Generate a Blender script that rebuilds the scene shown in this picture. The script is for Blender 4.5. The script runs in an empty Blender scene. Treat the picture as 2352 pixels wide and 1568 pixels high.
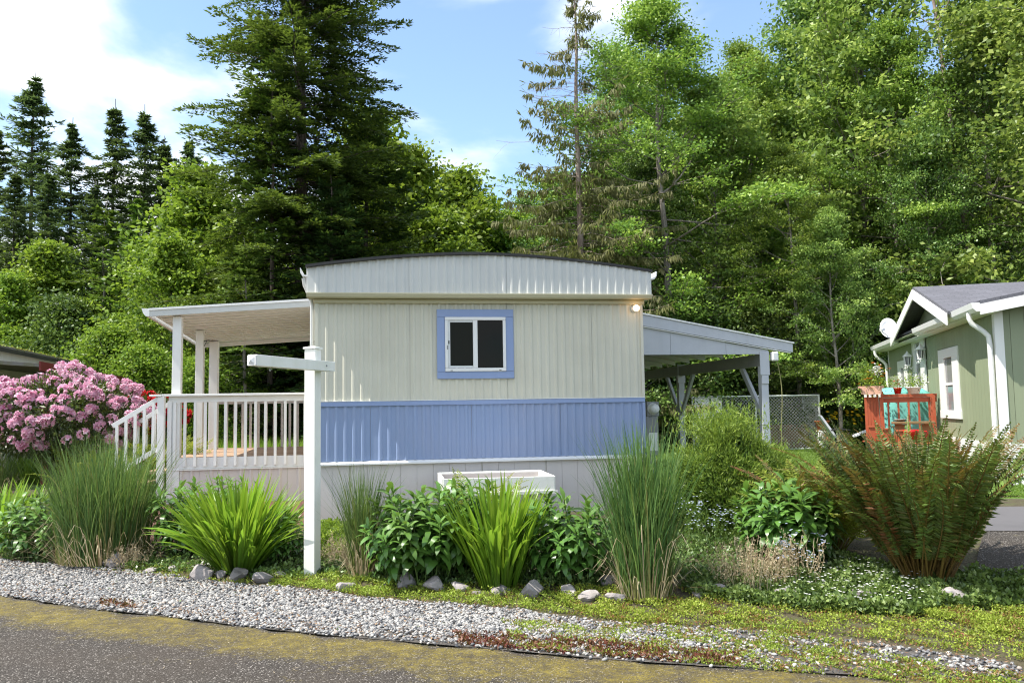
import bpy, math, random
import numpy as np
from mathutils import Vector, Matrix, Euler
rnd = random.Random(7); RS = np.random.RandomState(11)
S = bpy.context.scene; COL = S.collection
# ---------------------------------------------------------------- camera
F, CX, CY = 1930., 1176., 784.
PITCH, ROLL, EYE = math.atan(155/1930), 0.016, 1.6
_r0 = np.array([1, 0, 0.]); _u0 = np.array([0, -math.sin(PITCH), math.cos(PITCH)]); FW = np.array([0, math.cos(PITCH), math.sin(PITCH)])
RT = math.cos(ROLL)*_r0 - math.sin(ROLL)*_u0; UP = math.sin(ROLL)*_r0 + math.cos(ROLL)*_u0
cam = bpy.data.cameras.new('camera'); co = bpy.data.objects.new('camera', cam); COL.objects.link(co)
cam.sensor_width = 36; cam.lens = 36*F/2352; cam.clip_end = 3000; cam.clip_start = .05
co.matrix_world = Matrix(((RT[0], UP[0], -FW[0], 0), (RT[1], UP[1], -FW[1], 0), (RT[2], UP[2], -FW[2], EYE), (0, 0, 0, 1)))
S.camera = co
# ---------------------------------------------------------------- sky, sun, exposure
SUN = Vector((-.500, -.140, .857)).normalized()
S.view_settings.view_transform = 'Standard'; S.view_settings.look = 'None'; S.view_settings.gamma = 1
S.view_settings.use_curve_mapping = False; S.view_settings.exposure = 0.88
W = bpy.data.worlds.new('World'); S.world = W; W.use_nodes = True
nt = W.node_tree; N = nt.nodes; Lk = nt.links; N.clear()
out = N.new('ShaderNodeOutputWorld'); bg = N.new('ShaderNodeBackground'); bg.inputs[1].default_value = 0.115
sky = N.new('ShaderNodeTexSky'); sky.sky_type = 'NISHITA'; sky.sun_disc = False
sky.sun_elevation = math.asin(SUN.z); sky.sun_rotation = math.atan2(SUN.x, SUN.y); sky.dust_density = .4; sky.ozone_density = 1.2
tc = N.new('ShaderNodeTexCoord'); sep = N.new('ShaderNodeSeparateXYZ'); Lk.new(tc.outputs['Generated'], sep.inputs[0])
# clouds on a flat layer: direction divided by its height
mx = N.new('ShaderNodeMath'); mx.operation = 'MAXIMUM'; mx.inputs[1].default_value = .06; Lk.new(sep.outputs[2], mx.inputs[0])
ad = N.new('ShaderNodeMath'); ad.operation = 'ADD'; ad.inputs[1].default_value = .22; Lk.new(mx.outputs[0], ad.inputs[0])
dv = N.new('ShaderNodeVectorMath'); dv.operation = 'DIVIDE'; Lk.new(tc.outputs['Generated'], dv.inputs[0])
cb = N.new('ShaderNodeCombineXYZ'); [Lk.new(ad.outputs[0], cb.inputs[i]) for i in range(2)]; cb.inputs[2].default_value = 1
Lk.new(cb.outputs[0], dv.inputs[1])
mp = N.new('ShaderNodeMapping'); mp.inputs['Location'].default_value = (3.35, 1.2, 0); Lk.new(dv.outputs[0], mp.inputs[0])
nz = N.new('ShaderNodeTexNoise'); nz.inputs['Scale'].default_value = 1.35; nz.inputs['Detail'].default_value = 7; nz.inputs['Roughness'].default_value = .5
nz.inputs['Distortion'].default_value = .25; Lk.new(mp.outputs[0], nz.inputs[0])
rp = N.new('ShaderNodeValToRGB'); rp.color_ramp.elements[0].position = .42; rp.color_ramp.elements[1].position = .58; Lk.new(nz.outputs[0], rp.inputs[0])
rp.color_ramp.elements[0].color = (.06, .06, .06, 1)
rp.color_ramp.interpolation = 'EASE'
skc = N.new('ShaderNodeMix'); skc.data_type = 'RGBA'; skc.blend_type = 'MULTIPLY'; skc.inputs[0].default_value = 1
Lk.new(sky.outputs[0], skc.inputs[6]); skc.inputs[7].default_value = (1.18, 1.30, 1.36, 1)
mxs = N.new('ShaderNodeMix'); mxs.data_type = 'RGBA'; Lk.new(rp.outputs[0], mxs.inputs[0]); Lk.new(skc.outputs[2], mxs.inputs[6]); mxs.inputs[7].default_value = (7.6, 7.8, 8.0, 1)
Lk.new(mxs.outputs[2], bg.inputs[0]); Lk.new(bg.outputs[0], out.inputs[0])
sl = bpy.data.lights.new('sun', 'SUN'); sl.energy = 4.6; sl.angle = math.radians(.53); sl.color = (1, .95, .86)
so = bpy.data.objects.new('sun', sl); COL.objects.link(so); so.rotation_euler = (-SUN).to_track_quat('-Z', 'Y').to_euler(); so.location = (0, 0, 40)
S.render.engine = 'CYCLES'; S.cycles.use_denoising = True; S.cycles.pixel_filter_type = 'BLACKMAN_HARRIS'; S.cycles.filter_width = 1.15; S.cycles.max_bounces = 8; S.cycles.diffuse_bounces = 4; S.cycles.glossy_bounces = 2
S.cycles.transmission_bounces = 3; S.cycles.transparent_max_bounces = 6; S.cycles.caustics_reflective = False; S.cycles.caustics_refractive = False

# ---------------------------------------------------------------- placement maths
def ray(px, py): return FW + RT*(px-CX)/F - UP*(py-CY)/F
def at(px, py, Y): d = ray(px, py); return np.array([0, 0, EYE]) + d*Y/d[1]
EX = np.array([-4.66, -3.66, -2.5, -1.9, -1.37, -.03, .62, 1.13, 1.91, 2.49, 2.88]); EYY = np.array([7.74, 7.21, 6.71, 6.41, 6.2, 5.73, 5.49, 5.35, 5.14, 5.02, 4.93])
def edge_y(x):
    x = np.asarray(x, float); y = np.interp(x, EX, EYY)
    y = np.where(x < EX[0], EYY[0]-(x-EX[0])*.5, y); return np.where(x > EX[-1], EYY[-1]-(x-EX[-1])*.2, y)
def sst(a, b, x): t = np.clip((x-a)/(b-a), 0, 1); return t*t*(3-2*t)
def T(x, y):
    x = np.asarray(x, float); y = np.asarray(y, float)
    s = (y-edge_y(x))*.92
    z = .3*sst(.7, 3.4, s)
    z = z + .012*np.sin(x*3.1+y*1.7)*np.cos(y*2.3-x)*sst(.3, 1.5, s)
    return z
def gp(px, py):
    d = ray(px, py); z = 0.
    for _ in range(30):
        t = (z-EYE)/d[2]; p = np.array([0, 0, EYE])+d*t; z = float(T(p[0], p[1]))
    return np.array([p[0], p[1], z])
def mpp(p): return F/p[1]            # picture units per metre at a point

# ---------------------------------------------------------------- mesh building
class G:
    def __init__(s): s.v = []; s.f = []; s.mi = []; s.t = []; s.n = 0
    def add(s, v, f, t=.5, m=0):
        v = np.asarray(v, float).reshape(-1, 3); f = np.asarray(f, int)
        if len(f) == 0: return
        s.v.append(v); s.f.append(f+s.n); s.n += len(v)
        s.t.append(np.broadcast_to(np.asarray(t, float), (len(v),)).copy()); s.mi.append(np.full(len(f), m))
    def box(s, a, b, m=0, t=.5):
        x0, y0, z0 = a; x1, y1, z1 = b
        v = [(x0, y0, z0), (x1, y0, z0), (x1, y1, z0), (x0, y1, z0), (x0, y0, z1), (x1, y0, z1), (x1, y1, z1), (x0, y1, z1)]
        s.add(v, [(0, 3, 2, 1), (4, 5, 6, 7), (0, 1, 5, 4), (1, 2, 6, 5), (2, 3, 7, 6), (3, 0, 4, 7)], t, m); return s
    def bar(s, p, q, w, h, up=(0, 0, 1), m=0, t=.5):
        p = np.array(p, float); q = np.array(q, float); d = q-p; d /= np.linalg.norm(d); up = np.array(up, float)
        x = np.cross(d, up); x /= np.linalg.norm(x)+1e-9; y = np.cross(x, d); c = []
        for e in (p, q):
            for a, b in ((-1, -1), (1, -1), (1, 1), (-1, 1)): c.append(e+x*a*w/2+y*b*h/2)
        s.add(c, [(3, 2, 1, 0), (4, 5, 6, 7), (0, 1, 5, 4), (1, 2, 6, 5), (2, 3, 7, 6), (3, 0, 4, 7)], t, m); return s
    def tube(s, path, rad, k=6, m=0, t=.5, cap=True):
        P = np.array(path, float); n = len(P); rad = np.broadcast_to(np.asarray(rad, float), (n,))
        D = np.gradient(P, axis=0); D /= np.linalg.norm(D, axis=1)[:, None]+1e-9
        ref = np.where(np.abs(D[:, 2:3]) > .9, np.array([[1., 0, 0]]), np.array([[0, 0, 1.]]))
        X = np.cross(D, ref); X /= np.linalg.norm(X, axis=1)[:, None]+1e-9; Y = np.cross(D, X)
        a = np.arange(k)*2*math.pi/k
        V = P[:, None]+rad[:, None, None]*(X[:, None]*np.cos(a)[None, :, None]+Y[:, None]*np.sin(a)[None, :, None])
        i = np.arange(n-1)[:, None]*k; j = np.arange(k)[None]; j2 = (j+1) % k
        f = np.stack([i+j, i+j2, i+k+j2, i+k+j], -1).reshape(-1, 4)
        s.add(V.reshape(-1, 3), f, t, m)
        if cap and k == 4: s.add(V[-1], [(0, 1, 2, 3)], t, m)
        return s
    def prism(s, poly, axis, a, b, m=0, t=.5):   # poly of 2-D points, swept along axis from a to b
        k = len(poly); V = []
        for e in (a, b):
            for (u, w) in poly: V.append({0: (e, u, w), 1: (u, e, w), 2: (u, w, e)}[axis])
        s.add(V, [(i, (i+1) % k, k+(i+1) % k, k+i) for i in range(k)], t, m)
        s.add(V[:k], [tuple(range(k))[::-1]], t, m); s.add(V[k:], [tuple(range(k))], t, m); return s
    def lathe(s, prof, k=20, c=(0, 0, 0), m=0, t=.5):
        a = np.arange(k)*2*math.pi/k; P = np.array(prof, float)
        V = np.stack([P[:, 0:1]*np.cos(a)+c[0], P[:, 0:1]*np.sin(a)+c[1], np.repeat(P[:, 1:2], k, 1)+c[2]], -1)
        i = np.arange(len(P)-1)[:, None]*k; j = np.arange(k)[None]; j2 = (j+1) % k
        s.add(V.reshape(-1, 3), np.stack([i+j, i+j2, i+k+j2, i+k+j], -1).reshape(-1, 4), t, m); return s
    def leaves(s, c, d, n, L, Wd, t=.5, m=0, fold=.0):   # rhombic leaf cards
        c = np.asarray(c, float); k = len(c)
        if k == 0: return s
        d = d/(np.linalg.norm(d, axis=1)[:, None]+1e-9); x = np.cross(d, n); x /= np.linalg.norm(x, axis=1)[:, None]+1e-9
        L = np.broadcast_to(L, (k,))[:, None]; Wd = np.broadcast_to(Wd, (k,))[:, None]; t = np.broadcast_to(t, (k,))
        nn = np.cross(x, d)
        V = np.stack([c, c+d*L*.45+x*Wd/2+nn*Wd*fold, c+d*L, c+d*L*.45-x*Wd/2+nn*Wd*fold], 1)
        s.add(V.reshape(-1, 3), np.arange(4*k).reshape(k, 4), np.repeat(t, 4), m); return s
    def strips(s, P, Wd, side, t=.5, m=0):    # P (k,n,3) centre lines, Wd (k,n), side (k,3)
        k, n, _ = P.shape; side = side[:, None] if side.ndim == 2 else side
        A = P+side*Wd[..., None]/2; B = P-side*Wd[..., None]/2
        V = np.stack([A, B], 2).reshape(k, n*2, 3)
        i = np.arange(n-1)*2; q = np.stack([i, i+1, i+3, i+2], -1)
        f = (np.arange(k)*n*2)[:, None, None]+q[None]
        tt = np.asarray(t, float)
        tt = np.broadcast_to(tt[:, None, None] if tt.ndim == 1 else (tt[..., None] if tt.ndim == 2 else tt), (k, n, 2)).reshape(-1)
        s.add(V.reshape(-1, 3), f.reshape(-1, 4), tt, m); return s
    def mesh(s, name, mats, smooth=False):
        me = bpy.data.meshes.new(name); V = np.concatenate(s.v); tot = []; idx = []; mi = []
        for f, m in zip(s.f, s.mi): tot.append(np.full(len(f), f.shape[1])); idx.append(f.reshape(-1)); mi.append(m)
        tot = np.concatenate(tot); idx = np.concatenate(idx); mi = np.concatenate(mi)
        me.vertices.add(len(V)); me.vertices.foreach_set('co', V.astype(np.float32).reshape(-1))
        me.loops.add(len(idx)); me.loops.foreach_set('vertex_index', idx.astype(np.int32))
        me.polygons.add(len(tot)); st = np.concatenate([[0], np.cumsum(tot)[:-1]])
        me.polygons.foreach_set('loop_start', st.astype(np.int32)); me.polygons.foreach_set('material_index', mi.astype(np.int32))
        me.polygons.foreach_set('use_smooth', np.full(len(tot), smooth))
        at_ = me.attributes.new('tint', 'FLOAT', 'POINT'); at_.data.foreach_set('value', np.concatenate(s.t).astype(np.float32))
        for m_ in (mats if isinstance(mats, (list, tuple)) else [mats]): me.materials.append(m_)
        me.update(calc_edges=True); return me
def link(name, me, parent=None, loc=None, rot=None, sc=None):
    o = bpy.data.objects.new(name, me); COL.objects.link(o)
    if parent is not None: o.parent = parent
    if loc is not None: o.location = loc
    if rot is not None: o.rotation_euler = rot
    if sc is not None: o.scale = (sc,)*3 if isinstance(sc, (int, float)) else sc
    return o
def part(name, g, mats, parent=None, smooth=False, bev=0, **k):
    o = link(name, g.mesh(name, mats, smooth), parent, **k)
    if bev: b = o.modifiers.new('edge', 'BEVEL'); b.width = bev; b.segments = 2; b.limit_method = 'ANGLE'
    return o
def tag(o, label=None, cat=None, group=None, kind=None):
    if label: o['label'] = label
    if cat: o['category'] = cat
    if group: o['group'] = group
    if kind: o['kind'] = kind
    return o
def thing(name, label, cat, loc=(0, 0, 0), rz=0, group=None):
    return tag(link(name, None, None, tuple(loc), (0, 0, rz)), label, cat, group)
def unit(v): return v/(np.linalg.norm(v, axis=-1, keepdims=True)+1e-9)

# ---------------------------------------------------------------- materials
def nmat(name):
    m = bpy.data.materials.new(name); m.use_nodes = True; n = m.node_tree.nodes; b = n['Principled BSDF']; return m, n, m.node_tree.links, b
def mixc(n, l, fac, a, b, bt='MIX'):
    x = n.new('ShaderNodeMix'); x.data_type = 'RGBA'; x.blend_type = bt
    for s_, v in ((0, fac), (6, a), (7, b)):
        if isinstance(v, bpy.types.NodeSocket): l.new(v, x.inputs[s_])
        else: x.inputs[s_].default_value = v if s_ == 0 else (*v[:3], 1)
    return x.outputs[2]
def noise(n, l, sc, det=4, vec=None, rough=.55, dist=0):
    z = n.new('ShaderNodeTexNoise'); z.inputs['Scale'].default_value = sc; z.inputs['Detail'].default_value = det; z.inputs['Roughness'].default_value = rough
    z.inputs['Distortion'].default_value = dist
    if vec is not None: l.new(vec, z.inputs[0])
    return z.outputs[0]
def ramp(n, l, x, stops):
    r = n.new('ShaderNodeValToRGB'); l.new(x, r.inputs[0]); e = r.color_ramp.elements
    while len(e) < len(stops): e.new(.5)
    for i, (p, c) in enumerate(stops): e[i].position = p; e[i].color = (*(c if hasattr(c, '__len__') else (c, c, c)), 1)
    return r.outputs[0]
def bump(n, l, b, h, st, dist=.01):
    x = n.new('ShaderNodeBump'); x.inputs['Strength'].default_value = st; x.inputs['Distance'].default_value = dist; l.new(h, x.inputs['Height']); l.new(x.outputs[0], b.inputs['Normal'])
def objc(n): t = n.new('ShaderNodeTexCoord'); return t.outputs['Object']
def geoc(n): t = n.new('ShaderNodeNewGeometry'); return t.outputs['Position']
def stretch(n, l, v, sc):
    m = n.new('ShaderNodeMapping'); m.inputs['Scale'].default_value = sc; l.new(v, m.inputs[0]); return m.outputs[0]
def paint(name, c, rough=.5, dirt=.12, dc=None, sc=2.2, streak=True, spec=.4, bst=.15, rvar=.0):
    m, n, l, b = nmat(name); g = geoc(n)
    dcol = dc or tuple(x*.55 for x in c)
    f1 = ramp(n, l, noise(n, l, sc, 6, g), [(.42, 0), (.72, 1)])
    col = mixc(n, l, .0, c, c)
    mf = n.new('ShaderNodeMath'); mf.operation = 'MULTIPLY'; l.new(f1, mf.inputs[0]); mf.inputs[1].default_value = dirt
    col = mixc(n, l, mf.outputs[0], c, dcol)
    if streak:
        f2 = ramp(n, l, noise(n, l, 1, 5, stretch(n, l, g, (14, 14, .7))), [(.5, 0), (.8, 1)])
        m2 = n.new('ShaderNodeMath'); m2.operation = 'MULTIPLY'; l.new(f2, m2.inputs[0]); m2.inputs[1].default_value = dirt*.8
        col = mixc(n, l, m2.outputs[0], col, dcol)
    if rvar:
        oi = n.new('ShaderNodeObjectInfo'); hv = n.new('ShaderNodeHueSaturation'); l.new(col, hv.inputs['Color'])
        mr = n.new('ShaderNodeMapRange'); l.new(oi.outputs['Random'], mr.inputs[0]); mr.inputs[3].default_value = 1-rvar; mr.inputs[4].default_value = 1+rvar
        l.new(mr.outputs[0], hv.inputs['Value']); col = hv.outputs[0]
    l.new(col, b.inputs['Base Color']); b.inputs['Roughness'].default_value = rough; b.inputs['Specular IOR Level'].default_value = spec
    if bst: bump(n, l, b, noise(n, l, 40, 4, g), bst, .004)
    return m
def foliage(name, stops, trans=.35, rough=.5, objvar=.12, spec=.3, huev=.015):
    m, n, l, b = nmat(name); a = n.new('ShaderNodeAttribute'); a.attribute_name = 'tint'
    col = ramp(n, l, a.outputs['Fac'], stops)
    oi = n.new('ShaderNodeObjectInfo'); hv = n.new('ShaderNodeHueSaturation'); l.new(col, hv.inputs['Color'])
    for s_, lo, hi in (('Value', 1-objvar, 1+objvar), ('Hue', .5-huev, .5+huev)):
        mr = n.new('ShaderNodeMapRange'); l.new(oi.outputs['Random'], mr.inputs[0]); mr.inputs[3].default_value = lo; mr.inputs[4].default_value = hi; l.new(mr.outputs[0], hv.inputs[s_])
    l.new(hv.outputs[0], b.inputs['Base Color']); b.inputs['Roughness'].default_value = rough; b.inputs['Specular IOR Level'].default_value = spec
    tr = n.new('ShaderNodeBsdfTranslucent'); hs = mixc(n, l, .5, hv.outputs[0], (.30, .42, .03), 'MIX'); tr_c = mixc(n, l, .55, hv.outputs[0], hs); l.new(tr_c, tr.inputs[0])
    mx_ = n.new('ShaderNodeMixShader'); mx_.inputs[0].default_value = trans; l.new(b.outputs[0], mx_.inputs[1]); l.new(tr.outputs[0], mx_.inputs[2])
    l.new(mx_.outputs[0], n['Material Output'].inputs[0]); return m
def tinted(name, stops, rough=.6, trans=0, bst=0, bsc=60, spec=.3, objvar=0):
    m, n, l, b = nmat(name); a = n.new('ShaderNodeAttribute'); a.attribute_name = 'tint'; col = ramp(n, l, a.outputs['Fac'], stops)
    if objvar:
        oi = n.new('ShaderNodeObjectInfo'); hv = n.new('ShaderNodeHueSaturation'); l.new(col, hv.inputs['Color'])
        mr = n.new('ShaderNodeMapRange'); l.new(oi.outputs['Random'], mr.inputs[0]); mr.inputs[3].default_value = 1-objvar; mr.inputs[4].default_value = 1+objvar; l.new(mr.outputs[0], hv.inputs['Value']); col = hv.outputs[0]
    l.new(col, b.inputs['Base Color']); b.inputs['Roughness'].default_value = rough; b.inputs['Specular IOR Level'].default_value = spec
    if trans:
        tr = n.new('ShaderNodeBsdfTranslucent'); l.new(col, tr.inputs[0]); x = n.new('ShaderNodeMixShader'); x.inputs[0].default_value = trans
        l.new(b.outputs[0], x.inputs[1]); l.new(tr.outputs[0], x.inputs[2]); l.new(x.outputs[0], n['Material Output'].inputs[0])
    if bst: bump(n, l, b, noise(n, l, bsc, 5, geoc(n)), bst, .01)
    return m
def bark(name, a, c, sc=9):
    m, n, l, b = nmat(name); g = geoc(n); v = stretch(n, l, g, (1, 1, .25)); f = noise(n, l, sc, 7, v, .65)
    l.new(ramp(n, l, f, [(.35, a), (.65, c)]), b.inputs['Base Color']); b.inputs['Roughness'].default_value = .9; bump(n, l, b, f, .8, .04); return m
M = {}
M['cream'] = paint('cream_siding_paint', (.60, .585, .49), .45, .26, dc=(.40, .38, .30), sc=1.6)
M['fascia'] = paint('pale_fascia_paint', (.58, .59, .57), .42, .16)
M['blue'] = paint('periwinkle_siding_paint', (.235, .31, .49), .42, .35, dc=(.32, .34, .45), sc=1.2)
M['bluetrim'] = paint('blue_trim_paint', (.25, .33, .54), .45, .1)
M['white'] = paint('white_paint', (.78, .78, .77), .4, .08, dc=(.5, .5, .45))
M['skirt'] = paint('pinkish_white_skirting_paint', (.62, .58, .56), .5, .15, dc=(.45, .36, .31))
M['meshliner'] = paint('greyish_inner_boards', (.40, .37, .35), .8, .3)
M['vinyl'] = paint('white_vinyl', (.78, .78, .74), .4, .28, dc=(.50, .53, .40), sc=3)
M['roofedge'] = paint('black_roof_edge', (.02, .02, .022), .6, .3, dc=(.08, .08, .06))
M['roofmoss'] = paint('weathered_roof', (.16, .155, .14), .9, .8, dc=(.12, .13, .04), sc=5)
M['soffit'] = paint('cream_soffit_paint', (.52, .49, .34), .5, .1)
M['ceilboard'] = paint('porch_ceiling_paint', (.84, .82, .81), .5, .06, streak=False)
M['deck'] = paint('deck_wood', (.42, .29, .20), .7, .5, dc=(.26, .15, .09), sc=6, rvar=.18)
M['carport'] = paint('grey_carport_paint', (.50, .52, .56), .5, .2)
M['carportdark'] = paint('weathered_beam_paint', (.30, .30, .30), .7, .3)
M['metal'] = paint('galvanised_metal', (.72, .74, .74), .4, .2, bst=0)
M['black'] = paint('black_metal', (.02, .02, .02), .45, .1, bst=0)
M['olive'] = paint('sage_green_siding_paint', (.255, .29, .19), .6, .18, dc=(.20, .22, .15), rvar=.04)
M['redwood'] = paint('red_stained_wood', (.42, .10, .045), .55, .35, dc=(.33, .07, .03), sc=7, rvar=.08)
M['peach'] = paint('peach_glazed_planter', (.72, .42, .32), .4, .1)
M['terracotta'] = paint('terracotta', (.55, .17, .07), .7, .15, streak=False)
M['redpot'] = paint('glossy_red_ceramic', (.50, .015, .015), .2, .05, streak=False, bst=0)
M['whitepot'] = paint('white_ceramic', (.75, .74, .72), .3, .05, streak=False, bst=0)
M['bench'] = paint('mossy_brown_bench_wood', (.24, .14, .07), .8, .5, dc=(.12, .13, .05), sc=9)
M['teal'] = paint('teal_canvas', (.16, .50, .45), .75, .15)
M['maroon'] = paint('maroon_trim_paint', (.16, .018, .018), .6, .2)
M['greywall'] = paint('grey_white_wall_paint', (.76, .75, .70), .6, .3)
M['meter'] = paint('grey_meter_enclosure', (.22, .23, .24), .45, .2)
M['cushion'] = paint('pale_lilac_canvas', (.62, .62, .72), .8, .1)
M['tan'] = paint('dry_bamboo', (.30, .29, .12), .6, .2, sc=20)
M['bark_fir'] = bark('fir_bark', (.035, .028, .022), (.16, .125, .10))
M['bark_grey'] = bark('alder_bark', (.10, .085, .07), (.33, .29, .25), 5)
M['bark_dead'] = bark('dead_cedar_bark', (.16, .115, .09), (.38, .31, .26), 6)
M['stem'] = paint('green_stem', (.10, .16, .04), .6, .2)
def glassmat(name, c, r=.05, sp=.12):
    m, n, l, b = nmat(name); b.inputs['Base Color'].default_value = (*c, 1); b.inputs['Roughness'].default_value = r; b.inputs['Specular IOR Level'].default_value = sp
    return m
M['glass'] = glassmat('dark_window_glass', (.008, .008, .007)); M['screen'] = glassmat('insect_screen_over_glass', (.014, .015, .011), .5)
M['glass2'] = glassmat('curtained_window_glass', (.22, .22, .23), .08)
m, n, l, b = nmat('lit_bulb'); b.inputs['Base Color'].default_value = (1, .8, .5, 1); b.inputs['Emission Color'].default_value = (1, .62, .33, 1); b.inputs['Emission Strength'].default_value = 2.2; M['bulb'] = m
# siding_shingles
m, n, l, b = nmat('asphalt_shingles'); g = objc(n); bt = n.new('ShaderNodeTexBrick'); l.new(stretch(n, l, g, (1, 1, 1)), bt.inputs[0])
bt.inputs['Scale'].default_value = 1; bt.inputs['Brick Width'].default_value = .3; bt.inputs['Row Height'].default_value = .14; bt.inputs['Mortar Size'].default_value = .008
bt.inputs['Color1'].default_value = (.07, .07, .085, 1); bt.inputs['Color2'].default_value = (.12, .12, .145, 1); bt.inputs['Mortar'].default_value = (.03, .03, .035, 1)
c = mixc(n, l, .5, bt.outputs[0], ramp(n, l, noise(n, l, 60, 4, g), [(.3, (.06, .06, .07)), (.7, (.18, .18, .205))])); l.new(c, b.inputs['Base Color']); b.inputs['Roughness'].default_value = .9
bump(n, l, b, bt.outputs[0], .6, .02); M['shingle'] = m
# asphalt with aggregate and moss along the edge
def road_mat():
    m, n, l, b = nmat('mossy_asphalt'); g = geoc(n)
    vo = n.new('ShaderNodeTexVoronoi'); vo.inputs['Scale'].default_value = 95; l.new(g, vo.inputs[0])
    sp = n.new('ShaderNodeSeparateColor'); l.new(vo.outputs['Color'], sp.inputs[0])
    stone = ramp(n, l, sp.outputs[0], [(0, (.045, .039, .034)), (.6, (.080, .072, .063)), (.84, (.125, .115, .10)), (.95, (.34, .31, .28))])
    gap = ramp(n, l, vo.outputs['Distance'], [(.36, 0), (.62, 1)])
    col = mixc(n, l, gap, stone, (.024, .020, .017))
    col = mixc(n, l, ramp(n, l, noise(n, l, 1.1, 5, g), [(.35, 0), (.7, .5)]), col, (.060, .046, .034))
    a = n.new('ShaderNodeAttribute'); a.attribute_name = 'tint'    # metres in from the road edge
    mz = noise(n, l, 2.6, 7, g, .62, .6); mz2 = noise(n, l, 26, 5, g, .6)
    def math_(op, x, y):
        q = n.new('ShaderNodeMath'); q.operation = op
        for i, v in enumerate((x, y)):
            if isinstance(v, bpy.types.NodeSocket): l.new(v, q.inputs[i])
            else: q.inputs[i].default_value = v
        return q.outputs[0]
    band = ramp(n, l, a.outputs['Fac'], [(0, .45), (.05, .95), (.22, .88), (.36, .45), (.60, .12), (1, .05)])
    fac = math_('ADD', math_('MULTIPLY', mz, .95), math_('MULTIPLY', mz2, .8))
    fac = math_('SUBTRACT', fac, math_('SUBTRACT', 1.22, math_('MULTIPLY', band, .66)))
    fac = math_('MULTIPLY', ramp(n, l, fac, [(0, 0), (.34, .85)]), ramp(n, l, sp.outputs[1], [(.1, .35), (.6, 1)]))
    moss = ramp(n, l, noise(n, l, 9, 5, g), [(.35, (.11, .085, .016)), (.65, (.21, .165, .028))])
    col = mixc(n, l, fac, col, moss)
    l.new(col, b.inputs['Base Color']); b.inputs['Roughness'].default_value = .85; b.inputs['Specular IOR Level'].default_value = .25
    bump(n, l, b, vo.outputs['Distance'], .5, .006); return m
M['road'] = road_mat()
def soil_mat(name, a, c, d, sc=7):
    m, n, l, b = nmat(name); g = geoc(n)
    col = ramp(n, l, noise(n, l, sc, 8, g, .7), [(.3, a), (.5, c), (.7, d)]); col = mixc(n, l, ramp(n, l, noise(n, l, 70, 5, g), [(.4, 0), (.7, .5)]), col, tuple(x*.4 for x in c))
    l.new(col, b.inputs['Base Color']); b.inputs['Roughness'].default_value = .95; bump(n, l, b, noise(n, l, 45, 6, g), .8, .03); return m
M['soil'] = soil_mat('garden_soil', (.04, .03, .02), (.085, .07, .035), (.07, .10, .025))
M['lawn'] = soil_mat('lawn_ground', (.07, .12, .018), (.10, .17, .025), (.13, .21, .035), 3)
M['mulch'] = soil_mat('red_bark_mulch', (.06, .025, .017), (.12, .055, .036), (.19, .10, .07), 30)
M['gravelbase'] = soil_mat('grit_under_gravel', (.045, .04, .036), (.09, .08, .07), (.15, .14, .13), 20)
M['concrete'] = paint('driveway_concrete', (.11, .105, .11), .85, .35, sc=1.5, streak=False)
M['pebble'] = tinted('river_pebble', [(0, (.05, .055, .065)), (.3, (.145, .145, .15)), (.6, (.275, .27, .262)), (.88, (.46, .44, .41)), (1, (.22, .155, .11))], .7, bst=.2)
M['rock'] = paint('border_rock', (.34, .305, .30), .9, .7, dc=(.15, .135, .12), sc=9, streak=False, bst=.8, rvar=.25)
# foliage families
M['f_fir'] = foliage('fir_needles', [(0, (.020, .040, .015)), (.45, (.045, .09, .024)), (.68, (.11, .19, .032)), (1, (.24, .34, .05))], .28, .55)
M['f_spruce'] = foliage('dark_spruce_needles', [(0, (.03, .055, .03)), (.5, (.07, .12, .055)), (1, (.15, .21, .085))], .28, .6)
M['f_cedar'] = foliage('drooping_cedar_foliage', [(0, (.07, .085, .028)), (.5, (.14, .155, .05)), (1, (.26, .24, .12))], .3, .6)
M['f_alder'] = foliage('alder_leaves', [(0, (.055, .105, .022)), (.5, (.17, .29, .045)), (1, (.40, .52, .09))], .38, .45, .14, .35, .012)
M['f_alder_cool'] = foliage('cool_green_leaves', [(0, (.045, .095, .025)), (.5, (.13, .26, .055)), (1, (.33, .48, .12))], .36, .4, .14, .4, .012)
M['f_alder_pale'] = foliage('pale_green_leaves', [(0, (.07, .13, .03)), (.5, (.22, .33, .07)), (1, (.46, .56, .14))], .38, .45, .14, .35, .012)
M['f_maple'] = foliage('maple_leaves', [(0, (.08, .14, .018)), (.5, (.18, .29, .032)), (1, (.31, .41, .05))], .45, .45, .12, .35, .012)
M['f_shrub'] = foliage('green_shrub_leaves', [(0, (.03, .06, .014)), (.5, (.085, .145, .034)), (1, (.22, .31, .07))], .28)
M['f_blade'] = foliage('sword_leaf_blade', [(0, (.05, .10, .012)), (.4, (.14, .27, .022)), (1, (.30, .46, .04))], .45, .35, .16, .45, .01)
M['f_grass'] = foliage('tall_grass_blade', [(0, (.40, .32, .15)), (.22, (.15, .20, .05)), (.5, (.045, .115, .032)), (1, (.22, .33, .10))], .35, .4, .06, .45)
M['f_lance'] = foliage('lance_leaf', [(0, (.040, .09, .018)), (.5, (.085, .19, .034)), (1, (.17, .31, .06))], .30, .33, .1, .5, .008)
M['f_fern'] = foliage('fern_frond', [(0, (.24, .10, .035)), (.3, (.15, .12, .03)), (.6, (.085, .135, .030)), (1, (.18, .26, .05))], .28, .45, .2, .4, .012)
M['f_fernyel'] = foliage('yellow_green_fern', [(0, (.20, .20, .03)), (1, (.30, .38, .05))], .45, .45)
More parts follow.
